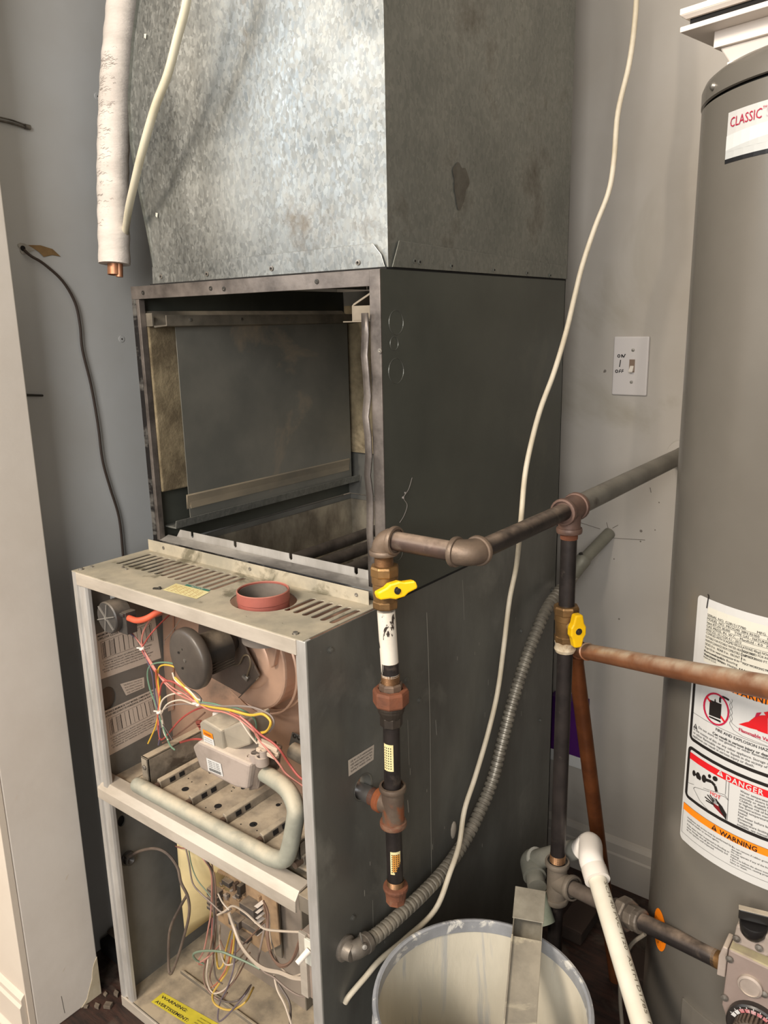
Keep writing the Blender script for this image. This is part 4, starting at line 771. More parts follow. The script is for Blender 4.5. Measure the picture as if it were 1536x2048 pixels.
for px, py in ((829, 522), (839, 524), (903, 532), (988, 540), (1054, 546), (1100, 551)):
    q = P(px, py, 'x', XP1+.0042); b = B().lathe(q, (1, 0, 0), [(.0036, 0), (.0036, .001), (.0018, .0012), (0, .0003)], 12); b.mi = 1; b.lathe(q+Vector((.0009, 0, 0)), (1, 0, 0), [(.0017, 0), (.0017, .0006), (0, .0006)], 8); b.build('screw', [galv_shaded, dark_slot], ple)
# stains: dried brown patch and a pale unfinished corner
def side_x(y, z):
    q_ = (y-YP)/(YP1-YP); return XP1+.003*math.exp(-((q_-.68)/.06)**2)-.002*math.exp(-((q_-.3)/.12)**2)-(.006*max(0, (z-1.46-.5*(1-q_))/.6)*min(1, (1-q_)*6) if q_ > .72 else 0)
dd = Decal(lambda u, v, l: Vector((side_x(u, v)+l, u, v)))
for (px, py, ry, rz_, sd0) in ((922, 362, .020, .024, 1),):
    q = P(px, py, 'x', XP1); pts = []; random.seed(sd0)
    ph = random.random()*6
    for i in range(30):
        t = 2*math.pi*i/30; kx = 1+.16*math.sin(3*t+ph)+.08*math.sin(7*t+ph*2); pts.append((q.y+ry*math.cos(t)*kx, q.z+rz_*math.sin(t)*kx-(rz_*.5*max(0, -math.sin(t))**3)))
    for i in range(30): dd.poly([(q.y, q.z), pts[i], pts[(i+1) % 30]], 0 if sd0 != 9 else 1, .0012)
dd.build('stain', [mat('brown_water_stain', (100, 97, 89), (88, 84, 76), 60, .5, .45), mat('grey_water_stain', (98, 97, 92), (86, 86, 82), 60, .5, .45)], ple)
b = B()
for px, py in ((288, 75), (311, 432)):
    q = P(px, py, 'y', YP-.001); b.prism([q+Vector((0, 0, 0)), q+Vector((.005, -.001, -.003)), q+Vector((.006, 0, .004)), q+Vector((.001, 0, .005))], (0, .0005, 0))
b.build('paper_flake', cream_p, ple)

# ------------------------------------------------------------------ GAS PIPING
gas = thing('gas_piping', 'black iron gas pipe run with elbows, tees and two brass shut-off valves', 'pipe', (.703, .391, 0))
def gpt(b, n, m, **k): return b.build(n, m, gas, **k)
X1, Y1, Z1 = .578, .109, .987; X2 = .703; Y2 = .391
RP = .0115
def bead(b, c, ax, r, w=.004): b.lathe(Vector(c)-Vector(ax).normalized()*w/2, ax, [(r-.003, -.0005), (r, 0), (r+.0008, w*.3), (r+.0008, w*.7), (r, w), (r-.003, w+.0005)], 22)
def elbow(c, d1, d2, m, r=.0155, R=.02, L=.0):
    c = Vector(c); d1 = Vector(d1).normalized(); d2 = Vector(d2).normalized(); pts = [c+d1*(R+L+.001)]
    for i in range(9):
        t = i/8*math.pi/2; pts.append(c+d1*R*(1-math.sin(t))+d2*R*(1-math.cos(t)))
    pts.append(c+d2*(R+L+.001)); b = B(); b.tube(pts, r, 20, 1, smoothpath=False)
    bead(b, c+d1*(R+L), d1, r+.002, .0065); bead(b, c+d2*(R+L), d2, r+.002, .0065); return gpt(b, 'elbow', m, smooth=True)
def seg(a, b_, m, r=RP, nm='pipe_segment', thread=True):
    a = Vector(a); b_ = Vector(b_); o = gpt(B().cyl(a, b_, r, n=22), nm, m, smooth=True)
    return o
def threads(a, ax, ln, m=bronze_m, r=RP):
    prof = []; n = max(3, int(ln/.0016))
    for i in range(n+1): prof += [(r+.0006, ln*i/n), (r-.0002, ln*(i+.5)/n)]
    return gpt(B().lathe(a, ax, prof, 20), 'thread', m, smooth=True)
fit_b = mat('brown_fitting', (126, 108, 92), (104, 90, 78), 20, .5, .4, .2, 140)
elbow((X1-.006, Y1, Z1), (0, 0, -1), (1, 0, 0), fit_b, .0165, .018)
bxp = X1-.006
elb2 = (X2+.002, Y1+.0, Z1-.0)
seg((bxp+.015, Y1, Z1), (X2-.015, Y1+.0, Z1), brownpipe, .0125)
threads((X2-.04+.015, Y1, Z1), (-1, 0, 0), .008, fit_b)
elbow((X2, Y1, Z1), (-1, 0, 0), (0, 1, 0), fit_b, .0165, .02)
seg((X2, Y1+.018, Z1), (X2, Y2-.02, Z1), blackpipe, .0125)
# upper tee with larger run to the wall
b = B().cyl((X2, Y2-.022, Z1), (X2, Y2+.022, Z1), .0175, .0185, n=22); b.cyl((X2, Y2, Z1), (X2, Y2, Z1-.03), .0165, n=22); bead(b, (X2, Y2-.022, Z1), (0, 1, 0), .0195, .008); bead(b, (X2, Y2+.022, Z1), (0, 1, 0), .0205, .008); bead(b, (X2, Y2, Z1-.032), (0, 0, 1), .0185, .008)
gpt(b, 'tee', mat('pinkish_tee', (120, 94, 82), (98, 78, 70), 20, .5, .3, .25, 140), smooth=True)
seg((X2, Y2+.02, Z1), (X2+.01, WB-.004, Z1+.012), mat('grey_painted_pipe', (128, 124, 114), (108, 104, 96), 10, .5, .2, c3=(70, 62, 56), sc3=9, lo3=.62, hi3=.7), .0155)
gpt(B().lathe((X2+.01, WB-.003, Z1+.012), (0, -1, 0), [(.03, 0), (.029, .003), (.016, .004)], 24), 'wall_flange', paintwall)
# branch down
seg((X2, Y2, Z1-.03), (X2, Y2, .352), blackpipe, .0122)
threads((X2, Y2, Z1-.037), (0, 0, -1), .008, rust_m, .0125)
def ball_valve(c, hand_dir, hand_axis, m=brass_m, upside=False):
    """c = centre of the body on a vertical pipe"""
    c = Vector(c); v = gpt(B().lathe(c-Vector((0, 0, .026)), (0, 0, 1), [(.0125, 0), (.0155, .002), (.0158, .012), (.0165, .016), (.0165, .03), (.0178, .031), (.0178, .04), (.0168, .041)], 24), 'ball_valve', m, smooth=True)
    B().lathe(c+Vector((0, 0, .0145)), (0, 0, 1), [(.0, 0), (.0192, 0), (.0196, .002), (.0196, .011), (.018, .014), (0, .014)], 8, rot=.2).build('hex_end', m, v, bevel=.0006)
    B().lathe(c-Vector((0, 0, .03)), (0, 0, 1), [(.0, 0), (.017, 0), (.0175, .002), (.0175, .009), (.016, .011), (0, .011)], 8, rot=.2).build('hex_end', m, v, bevel=.0006)
    d = Vector(hand_dir).normalized(); h = Vector(hand_axis).normalized(); s = d.cross(h)
    q = c+d*.016; B().cyl(c+d*.01, c+d*.03, .0075, .0065, 14).build('stem', mat('pale_brass', (184, 160, 120), None, rough=.4, metal=.5), v, smooth=True)
    hb = B(); o = c+d*.026; out = []
    for a, r in ((-1, 0), ):
        pass
    prof = [(-.026, -.0045), (-.024, -.0065), (-.012, -.009), (-.006, -.0125), (.006, -.0125), (.012, -.009), (.024, -.0065), (.026, -.0045), (.026, .0045), (.024, .0065), (.012, .009), (.006, .0125), (-.006, .0125), (-.012, .009), (-.024, .0065), (-.026, .0045)]
    hb.prism([o+h*x+s*y for x, y in prof], d*.013); hd = hb.build('handle', yellow_m, v, bevel=.0025, seg=3); hd['label'] = 'yellow lever handle'
    B().lathe(o+d*.0128, d, [(.0055, 0), (.005, .0008), (.0035, .0008), (.003, .003), (0, .0032)], 12).build('handle_nut', dark_screw, v)
    return v
# right valve with handle along the pipe (open), thread paste below
zc = P(1130, 1245, 'y', Y2).z
ball_valve((X2, Y2, zc), (.75, -.55, 0), (0, .0, 1))
gpt(B().lathe((X2, Y2, zc-.03), (0, 0, -1), [(.0135, -.004), (.0165, .0), (.015, .006), (.0168, .012), (.0145, .017), (.0125, .018)], 18), 'thread_sealant', mat('white_sealant', (206, 192, 166), (150, 124, 90), 40, .8, 0, .8, 90), smooth=True)
# lower tee, nipple, union, run to heater valve
ZL = .352
b = B().cyl((X2, Y2, ZL-.034), (X2, Y2, ZL+.034), .0165, n=22); bead(b, (X2, Y2, ZL+.034), (0, 0, 1), .0195, .009); bead(b, (X2, Y2, ZL-.034), (0, 0, 1), .0195, .009)
VE = P(1437, 1918, 'z', .42); T0 = Vector((X2, Y2, ZL)); dr = (VE-T0).normalized()
b.cyl(T0, T0+dr*.034, .0165, n=22); bead(b, T0+dr*.034, dr, .0195, .009); gpt(b, 'tee', mat('grey_tee', (126, 116, 104), (104, 96, 86), 20, .55, .3, .2, 140), smooth=True)
threads((X2, Y2, ZL+.038), (0, 0, 1), .012, bronze_m, .0123)
seg(T0+dr*.03, T0+dr*.16, mat('grey_pipe', (124, 112, 100), (98, 88, 80), 20, .5, .3), .0122)
Lr = (VE-T0).length; un = T0+dr*(Lr*.47)
b = B(); b.lathe(un-dr*.006, dr, [(0, 0), (.024, 0), (.0245, .002), (.0245, .014), (.023, .017), (0, .017)], 8, rot=.3); b.lathe(un+dr*.011, dr, [(.0185, 0), (.0185, .012), (.0165, .014)], 8); b.lathe(un+dr*.012, dr, [(.0175, .012), (.018, .02), (.016, .022), (0, .022)], 20); b.lathe(un-dr*.02, dr, [(0, 0), (.016, 0), (.017, .014)], 20)
gpt(b, 'union', mat('grey_union', (126, 116, 104), (94, 86, 78), 20, .5, .4, .2, 140), bevel=.0008)
seg(un+dr*.03, VE, blackpipe, .0125); threads(VE-dr*.004, dr, .012, brass_m, .0122)
seg((X2, Y2, ZL-.03), (X2, Y2, .03), blackpipe, .0122); gpt(B().lathe((X2, Y2, .0), (0, 0, 1), [(0, 0), (.017, 0), (.018, .004), (.0175, .03), (.014, .034), (0, .034)], 18), 'cap', fit_m, smooth=True)
# drop leg to the furnace
def zat(py): return P(780, py, 'y', Y1).z
zv = P(768, 1178, 'y', Y1).z
threads((X1-.006, Y1, Z1-.022), (0, 0, -1), zv and (Z1-.022-(zv+.028)), bronze_m, .012)
ball_valve((X1-.005, Y1, zv+.005), (.82, -.42, .12), (.75, .55, .3))
zun = zat(1392)
seg((X1-.004, Y1, zv-.03), (X1+.001, Y1, zun+.03), whitepipe, .0122)
gpt(B().cyl((X1+.0005, Y1, zun+.05), (X1+.001, Y1, zun+.034), .0124, n=20), 'bare_pipe', blackpipe, smooth=True)
threads((X1+.001, Y1, zun+.034), (0, 0, -1), .014, bronze_m, .0122)
b = B(); b.lathe((X1+.001, Y1, zun+.009), (0, 0, 1), [(0, 0), (.0165, 0), (.0165, .01), (.014, .012)], 8, rot=.1); gpt(b, 'union_tail', fit_m, bevel=.0006)
b = B(); b.lathe((X1+.001, Y1, zun-.012), (0, 0, 1), [(.015, 0), (.0235, .001), (.025, .004), (.025, .02), (.0235, .0235), (.0175, .0245), (.0172, .018)], 8, rot=.55); gpt(b, 'union_nut', rust_m, bevel=.0008)
b = B(); b.lathe((X1+.001, Y1, zun-.032), (0, 0, 1), [(.014, 0), (.0185, .012), (.0188, .016), (.02, .0165), (.02, .022)], 22); b.lathe((X1+.001, Y1, zun-.042), (0, 0, 1), [(0, 0), (.0158, 0), (.0158, .013), (.013, .015)], 8); gpt(b, 'union_base', mat('dark_union', (70, 62, 54), (54, 48, 44), 24, .5, .4), bevel=.0005)
zt_ = zat(1608)
seg((X1+.001, Y1, zun-.035), (X1+.001, Y1, zt_+.02), blackpipe, .0118)
b = B().cyl((X1+.001, Y1, zt_-.028), (X1+.001, Y1, zt_+.028), .0158, n=22); bead(b, (X1+.001, Y1, zt_+.028), (0, 0, 1), .0185, .008); b.cyl((X1+.001, Y1, zt_), (X1-.02, Y1, zt_), .0155, n=20)
gpt(b, 'tee', mat('brown_tee', (112, 98, 84), (90, 76, 66), 20, .55, .3, .2, 140, c3=(136, 80, 50), sc3=18, lo3=.55, hi3=.65), smooth=True)
b = B(); bead(b, (X1+.001, Y1, zt_-.028), (0, 0, 1), .0185, .008); gpt(b, 'rusty_bead', rust_m, smooth=True)
gpt(B().lathe((X1-.018, Y1, zt_), (-1, 0, 0), [(.0155, -.002), (.0175, 0), (.017, .008), (.012, .0085)], 20), 'rusty_collar', mat('bright_rust', (156, 88, 44), (124, 68, 38), 30, .9, 0, .5, 120), smooth=True)
threads((X1-.025, Y1, zt_), (-1, 0, 0), .012, rust_m, .0122)
seg((X1-.03, Y1, zt_), (W-.08, Y1, zt_), mat('zinc_nipple', (132, 128, 124), (104, 100, 96), 16, .35, .6), .0122)
seg((X1+.001, Y1, zt_-.028), (X1+.003, Y1, zat(1766)), blackpipe, .0118)
threads((X1+.003, Y1, zat(1752)), (0, 0, -1), .01, bronze_m, .012)
b = B(); b.lathe((X1+.003, Y1, zat(1763)), (0, 0, -1), [(.0125, 0), (.0178, .001), (.0185, .004), (.0175, .008), (.0155, .01), (.015, .018), (0, .02)], 20); b.lathe((X1+.003, Y1, zat(1763)-.016), (0, 0, -1), [(.0145, 0), (.0145, .012), (0, .012)], 8); gpt(b, 'cap', rust_m, smooth=False)
# paper tags on the drip leg
for (ya, yb_, w0) in ((1480, 1532, .55), (1690, 1734, .15)):
    za, zb = zat(ya), zat(yb_); dirc = Vector((CAM[0]-X1, CAM[1]-Y1, 0)).normalized(); base = math.atan2(dirc.y, dirc.x)+(-.5 if w0 > .3 else .15)
    def fnp(u, v, l, za=za, zb=zb, base=base): a = base+(u-.5)*1.25; r = .012+l; return Vector((X1+.0015+r*math.cos(a), Y1+r*math.sin(a), zb+(za-zb)*v))
    d = Decal(fnp); d.rect(0, 0, 1, 1, 0, .0003, 8)
    if w0 < .3: d.rect(.2, .12, .95, .88, 2, .0004, 6)
    for i in range(4):
        for j in range(9): d.rect(.12+.2*i, .08+j*.095, .12+.2*i+.08, .13+j*.095, 1, .0006)
    gpt(d, 'paper_tag', [pale_stk, ink, mat('amber_print', (196, 138, 62), None, rough=.6)])
d = Decal(lambda u, v, l: Vector((X1+.001+(.0121+l)*math.cos(-.75+u), Y1+(.0121+l)*math.sin(-.75+u), zat(1520)+v))); d.text('TYZ', .15, -.004, .6, 0, lift=.0004) if 0 else None

# ------------------------------------------------------------------ white cable, conduits
pc = [P(x, y, 'y', yy) for x, y, yy in ((1276, -60, .70), (1270, 40, .69), (1258, 130, .68), (1236, 225, .665), (1228, 320, .65), (1217, 385, .64), (1190, 455, .63), (1165, 530, .61), (1150, 590, .60), (1132, 665, .57), (1108, 745, .54), (1082, 815, .51), (1064, 880, .48), (1050, 950, .455), (1042, 1040, .43))]
pc += [P(x, y, 'x', xx) for x, y, xx in ((1033, 1130, .563), (1019, 1200, .556), (1008, 1290, .554), (995, 1385, .554), (975, 1470, .554), (950, 1555, .556), (929, 1620, .56), (918, 1690, .566), (900, 1745, .575), (870, 1820, .575), (810, 1878, .56), (760, 1920, .548), (730, 1955, .542), (700, 1990, .536), (690, 2005, .531))]
tag(B().tube(pc, .0044, 10, 6).build('white_cable', wcable, smooth=True), 'long cream electrical cable hanging from above down across the furnace side', 'cable')
fc = thing('flexible_conduit', 'ribbed grey flexible metal conduit curving down the furnace side to a clamp', 'conduit', P(700, 1897, 'x', W))
pf = [P(x, y, 'x', xx) for x, y, xx in ((722, 1893, .549), (760, 1865, .553), (800, 1830, .556), (850, 1783, .558), (893, 1735, .556), (930, 1680, .556), (960, 1622, .556), (985, 1560, .556), (1003, 1490, .556), (1022, 1415, .556), (1043, 1345, .556), (1068, 1275, .557), (1095, 1215, .558), (1122, 1178, .556))]
pfc = crom([Vector(q) for q in pf], 56); tot = sum((a-b_).length for a, b_ in zip(pfc, pfc[1:])); nr = int(tot/.0100)
B().tube(pfc, lambda t: .0112 if math.sin(2*math.pi*nr*t) > -.35 else .0088, 12, 1, smoothpath=False).build('ribbed_hose', conduit_m, fc, smooth=True)
cq = P(697, 1900, 'x', W+.008); dcl = (pf[1]-pf[0]).normalized()
b = B(); b.lathe(Vector((W, cq.y, cq.z)), (1, 0, 0), [(.019, 0), (.019, .004), (.015, .006), (.013, .018), (0, .02)], 20); b.tube([Vector((W+.012, cq.y, cq.z)), Vector(pf[0])-dcl*.006, Vector(pf[0])+dcl*.012], .0135, 14); b.lathe(Vector(pf[0])+dcl*.006, dcl, [(.0125, 0), (.015, .001), (.015, .009), (.012, .01)], 18)
b.build('clamp_connector', mat('zinc_cast', (138, 130, 120), (104, 98, 90), 22, .5, .5, .2, 120), fc, smooth=True)
q = Vector(pf[0])+Vector((.012, -.006, .010)); B().lathe(q, (.6, -.6, .4), [(.005, -.006), (.005, 0), (.0035, .002), (0, .0022)], 12).build('clamp_screw', screw_m, fc)
B().cyl(q+Vector((-.004, 0, .006)), q+Vector((-.006, -.002, .022)), .0016, .0014, 8).build('clamp_screw', screw_m, fc)
em = thing('rigid_conduit', 'short straight grey conduit from the back wall to a screw coupling', 'conduit', P(1218, 1068, 'y', WB))
e0 = P(1219, 1066, 'y', WB-.001); e1 = P(1165, 1122, 'y', .785); e2 = P(1128, 1172, 'y', .735)
B().cyl(e0, e1, .0125, n=20).build('tube', emt_m, em, smooth=True)
B().lathe(e1-(e2-e1).normalized()*.006, e2-e1, [(.0125, 0), (.0158, .001), (.0158, .012), (.0148, .014), (.0148, .05), (.0155, .052), (.0155, .06), (.013, .062), (0, .062)], 22).build('coupling', emt_m, em, smooth=True)
q = e1+Vector((-.002, -.004, .014)); B().lathe(q, (-.2, -.3, 1), [(.004, -.002), (.004, .004), (0, .005)], 8).build('coupling_screw', dark_screw, em)
q = P(1150, 1157, 'y', .735); B().lathe(q+Vector((-.006, 0, .003)), (1, -.2, -.4), [(.0016, -.006), (.0016, .009), (.004, .0095), (.004, .012), (0, .013)], 8).build('coupling_screw', screw_m, em)
b = B()
for a, c in (((1218, 1062), (1213, 1045)), ((1200, 1058), (1160, 1045)), ((1226, 1076), (1290, 1080)), ((1300, 975), (1302, 985)), ((1225, 1056), (1236, 1050))):
    b.tube([P(*a, 'y', WB-.0008), P(*c, 'y', WB-.0008)], .0006, 5)
for px, py, r in ((1282, 1062, .003), (1281, 1083, .0018), (1238, 1238, .002), (1228, 1118, .0015), (1318, 1005, .0015), (1210, 742, .003), (1208, 744, .0015), (1310, 1060, .0014)): b.lathe(P(px, py, 'y', WB), (0, -1, 0), [(r, 0), (r*.8, .0006), (0, .0006)], 8)
struct(b.build('trim_3', mat('wall_scratch', (112, 106, 98), None, rough=.9)))

# light switch
sw0 = P(1264, 732, 'y', WB); SX, SZ = sw0.x-.002, sw0.z
s = thing('light_switch', 'white toggle light switch plate with handwritten ON and OFF on the back wall', 'switch', (SX, WB, SZ))
B().box((SX-.0355, WB-.0055, SZ-.0575), (SX+.0355, WB, SZ+.0575)).build('cover_plate', mat('switch_plate', (196, 190, 186), None, rough=.4), s, bevel=.0035, seg=3)
tx = SX+.004
B().box((tx-.0055, WB-.0062, SZ-.012), (tx+.0055, WB-.005, SZ+.013)).build('toggle_slot', mat('slot_shade', (120, 100, 84), None, rough=.7), s)
b = B(); b.prism([(tx-.0038, WB-.005, SZ+.002), (tx-.0038, WB-.015, SZ-.0095), (tx-.0038, WB-.013, SZ-.0125), (tx-.0038, WB-.005, SZ-.008)], (.0076, 0, 0)); b.build('toggle', mat('toggle_ivory', (214, 206, 194), None, rough=.4), s, bevel=.0008)
for dz in (.031, -.031): B().lathe((tx+.0005, WB-.0052, SZ+dz), (0, -1, 0), [(.0034, 0), (.003, .0014), (0, .0016)], 14).build('screw', screw_m, s, smooth=True)
d = Decal(lambda u, v, l: Vector((SX+u, WB-.0055-l, SZ+v)))
def stroke(pts, wd=.0019): d.path(pts, wd, 0)
def oval(cx, cz, rx, rz): stroke([(cx+rx*math.cos(a), cz+rz*math.sin(a)) for a in [i*math.pi/5 for i in range(11)]])
oval(-.0235, .0195, .0024, .0026); stroke([(-.0175, .0165), (-.0178, .0225), (-.0135, .0168), (-.0105, .0235)], .002)
stroke([(-.0195, .012), (-.0205, .003), (-.0212, -.002)], .002)
oval(-.0265, -.0105, .0026, .0026)
stroke([(-.0215, -.0135), (-.0205, -.0075), (-.0175, -.007)], .0014); stroke([(-.0213, -.0105), (-.018, -.0102)], .0018); stroke([(-.0165, -.0132), (-.0155, -.0072), (-.0125, -.0068)], .0014); stroke([(-.016, -.0102), (-.0125, -.0098)], .0018)
d.build('handwriting', mat('marker_ink', (28, 24, 26), None, rough=.6), s)

# ------------------------------------------------------------------ WATER HEATER
HC = Vector((1.033, .492, 0)); HR = .2
wh = thing('water_heater', 'tall taupe cylindrical water heater with warning labels, cut by the right edge', 'water heater', HC)
def hpt(b, n, m, **k): return b.build(n, m, wh, **k)
hpt(B().lathe(HC, (0, 0, 1), [(0, .02), (HR-.004, .02), (HR, .028), (HR, 1.507), (HR-.003, 1.5085)], 96), 'tank_jacket', heater_m, smooth=True)
hpt(B().lathe(HC, (0, 0, 1), [(HR-.006, 1.506), (HR-.006, 1.5115)], 64), 'cap_seam', dark_slot)
hpt(B().lathe(HC, (0, 0, 1), [(HR-.002, 1.511), (HR+.001, 1.512), (HR+.0012, 1.528), (HR-.002, 1.536), (HR-.008, 1.541), (HR-.016, 1.543), (0, 1.543)], 96), 'top_cap', heater_m, smooth=True)
hpt(B().lathe(HC, (0, 0, 1), [(0, 0), (HR-.02, 0), (HR-.02, .022), (0, .022)], 48), 'base_ring', dark_slot)
def az(px, py, r=HR):
    d = np.array(P(px, py, 'z', CAM[2]+(-1 if py > 640 else 1)))-CAM; d /= np.linalg.norm(d); o = CAM[:2]-np.array([HC.x, HC.y])
    a = d[:2]@d[:2]; bq = 2*o@d[:2]; k = o@o-r*r; D2 = max(bq*bq-4*a*k, 0); t = (-bq-D2**.5)/2/a; q = CAM+t*d; return math.atan2(q[1]-HC.y, q[0]-HC.x), q[2]
def cylmap(a0): return lambda u, v, l: Vector((HC.x+(HR+l)*math.cos(a0+u/HR), HC.y+(HR+l)*math.sin(a0+u/HR), v))
q, zq = az(1416, 196); c = Vector((HC.x+(HR+.001)*math.cos(q+.1), HC.y+(HR+.001)*math.sin(q+.1), 1.522)); hpt(B().lathe(c, (c-HC).xy.to_3d(), [(.005, -.001), (.0045, .002), (.003, .0035), (0, .004)], 12), 'screw', screw_m, smooth=True)
# upper brand label
a0 = az(1458, 226)[0]; z1 = az(1458, 226)[1]; z0 = az(1451, 328)[1]
d = Decal(cylmap(a0)); d.rect(0, z0, .30, z1, 0, .0005, 20); d.rect(0, z0, .30, z0+.0045, 1, .0008, 20)
d.rect(0, z0+.0045, .3, z0+.016, 3, .0007, 20)
hb = .03
for i in range(24):
    u0_, u1_ = .3*i/24, .3*(i+1)/24; f = lambda u: z0+.014+.01*math.sin(u*9); d.poly([(u0_, z0+.012), (u1_, z0+.012), (u1_, f(u1_)), (u0_, f(u0_))], 3, .0008)
    g = lambda u: z0+.026+.007*math.sin(u*11+.5); d.poly([(u0_, f(u0_)), (u1_, f(u1_)), (u1_, g(u1_)), (u0_, g(u0_))], 4, .0008)
d.text('CLASSIC', .005, z1-.0165, .0145, 2, spacing=1.02, lift=.0012, width=.047); d.text('TM', .0525, z1-.008, .004, 2, lift=.0012); d.text('SERIES', .057, z1-.0165, .0125, 5, lift=.0012)
hpt(d, 'upper_label', [white_lab, mat('label_black', (30, 30, 32), None, rough=.4), crim_p, mat('label_grey', (190, 192, 190), None, rough=.4), mat('label_pale', (212, 212, 210), None, rough=.4), mat('label_grey_text', (186, 180, 182), None, rough=.4)])
# big lower label
a0 = az(1397, 1188)[0]-.0; zt1 = .912; zt0 = .555; LW = .33
d = Decal(cylmap(a0)); d.k = 2
d.rect(.007, zt0, LW, zt1, 0, .00035, 24); d.rect(0, zt0+.007, .007, zt1-.007, 0, .00035)
for cv, sg in ((zt0+.007, -1), (zt1-.007, 1)): d.poly([(.007, cv)]+[(.007-.007*math.cos(k*math.pi/12), cv+sg*.007*math.sin(k*math.pi/12)) for k in range(7)][::sg], 0, .00035)

def UL(px, py): a, z = az(px, py); return (a-a0)*HR, z
def T(tx, px, py, size, mi, lift=.0012, **k): u, z = UL(px, py); d.text(tx, u, z, size, mi, lift=lift, **k); return u, z
# rating plate
pu, pz = UL(1417, 1213); pb = UL(1405, 1320)[1]; d.rect(pu, pb, LW, pz, 1, .0006, 20)
rows = ('SERIAL NO. G281517780         MFG. DATE 10AUG2015', 'MODEL NO. PROG40 38N RH60      Cap. U.S. Gals. 40', 'Input BTU/H 38,000     TYPE GAS - NATURAL', 'GAS PRESS. IN. W.C. - Manifold - 4.0   Max. Inlet - 10.5   Min. Inlet - 5.0', 'ANSI Z21.10.1-CSA 4.1 - 2013', 'COMPLIES WITH SCAQMD REGULATIONS 40ng/J NOx REGULATIONS', 'SUITABLE FOR POTABLE WATER HEATING ONLY', 'MINIMUM CLEARANCES FROM COMBUSTIBLE CONSTRUCTION', 'SIDES 0 in.  REAR 0 in.  FRONT 4 in.', 'Top 12 in. vent connector 6 in.', 'For combustible flooring', 'Automatic Water Heater')
ru, rz = UL(1416, 1231)
for i, tx in enumerate(rows):
    zr = rz-i*.0049; d.text(tx, ru, zr, .0046, 2, lift=.0012, width=(.125, .12, .085, .15, .052, .11, .07, .072, .06, .052, .05, .05)[i])
    if i < 5: d.rect(ru, zr-.0012, LW, zr-.0008, 2, .0009, 14)
vu, vz = UL(1485, 1297); vb = UL(1482, 1330)[1]; d.rect(ru, vb+.004, LW, vb+.0044, 2, .0009, 14); d.rect(vu, vb+.004, vu+.0005, vz, 2, .0009)
for i, tx in enumerate(('CERTIFIED FOR INSTALLATION', 'UP TO 10000 FT. ALTITUDE', '', 'MAX WORKING PRESSURE 150')):
    if tx: d.text(tx, vu+.002, vz-.004-i*.0052, .0042, 2, lift=.0012, width=.05)
for i, tx in enumerate(('Manufactured by the', 'Water Heater Division', 'Made in U.S.A.')): d.text(tx, ru-.001, vb-.002-i*.0042, .0036, 2, lift=.0012)
random.seed(5); u, bzz = UL(1478, 1349); ue = u+.075
while u < ue:
    wd = .0006+random.random()*.0012; d.rect(u, bzz, u+wd, bzz+.009, 2, .0009); u += wd+.0006+random.random()*.0012
def roundframe(u0, v0, u1, v1, w, mi, r=.008):
    d.rect(u0, v0+r, u0+w, v1-r, mi, .0009); d.rect(u0+r, v0, u1, v0+w, mi, .0009, 18); d.rect(u0+r, v1-w, u1, v1, mi, .0009, 18)
    for (cu, cv, s0) in ((u0+r, v0+r, math.pi), (u0+r, v1-r, math.pi/2)):
        for k in range(5):
            a, b_ = s0+k*math.pi/10, s0+(k+1)*math.pi/10
            d.poly([(cu+r*math.cos(a), cv+r*math.sin(a)), (cu+r*math.cos(b_), cv+r*math.sin(b_)), (cu+(r-w)*math.cos(b_), cv+(r-w)*math.sin(b_)), (cu+(r-w)*math.cos(a), cv+(r-w)*math.sin(a))], mi, .0009)
def PP(pts, mi, l=.001): d.poly([UL(*q) for q in pts], mi, l)
def PL(pts, w_, mi, l=.001): d.k = l/.00025; d.path([UL(*q) for q in pts], w_, mi)
def pcirc(cx, cy, ex, ey, n=28): return [(cx+ex*math.cos(2*math.pi*k/n)+.0*math.sin(2*math.pi*k/n), cy+ey*math.sin(2*math.pi*k/n)+.28*ex*math.cos(2*math.pi*k/n)) for k in range(n)]
# box 1: flammable vapours
b1l = UL(1382, 1440)[0]; b1b = UL(1395, 1488)[1]; b1t = UL(1387, 1325)[1]
roundframe(b1l, b1b, LW, b1t, .0046, 3)
ou, oz = UL(1448, 1372); oz2 = UL(1536, 1409)[1]; d.rect(b1l+.0046, oz2, LW, oz2+.0165, 4, .0008, 20); T('WARNING', 1462, 1383, .0125, 2, bold=.02, spacing=1.15); 
pc_ = pcirc(1433.5, 1418, 26, 32.5); pin = pcirc(1433.5, 1418, 22.5, 29)
for k in range(28): PP((pc_[k], pc_[(k+1) % 28], pin[(k+1) % 28], pin[k]), 6, .0010)
PP(((1421, 1399), (1444, 1408), (1442, 1438), (1419, 1429)), 3); PP(((1419, 1431), (1442, 1441), (1442, 1445), (1419, 1434)), 3); PP(((1430, 1399), (1432, 1397), (1433, 1404), (1430, 1403)), 3)
PL(((1441, 1405), (1441, 1396), (1446, 1393), (1453, 1396), (1459, 1400)), .0028, 3)
for off in (0, 6): PL([(1461+off*.6+1.2*math.sin(i*2.1), 1401+i*4-off*.5) for i in range(13)]+[(1468+off, 1460-off), (1486+off, 1472-off), (1536, 1492-off)], .0004, 2)
PL(((1415, 1393), (1450, 1443)), .0028, 5, .0013)
PP(((1478, 1448), (1492, 1444), (1498, 1443), (1512, 1432), (1524, 1430), (1536, 1430), (1536, 1468)), 5); PP(((1510, 1435), (1514, 1425), (1524, 1424), (1518, 1432)), 6, .0012); PP(((1528, 1424), (1540, 1422), (1550, 1440), (1536, 1436)), 5)
T('Flammable Vapors', 1478, 1461, .0064, 6, bold=.02)
fl_ = UL(1389, 1426)[1]; d.rect(b1l+.0046, fl_, LW, fl_+.0005, 2, .0009, 14)
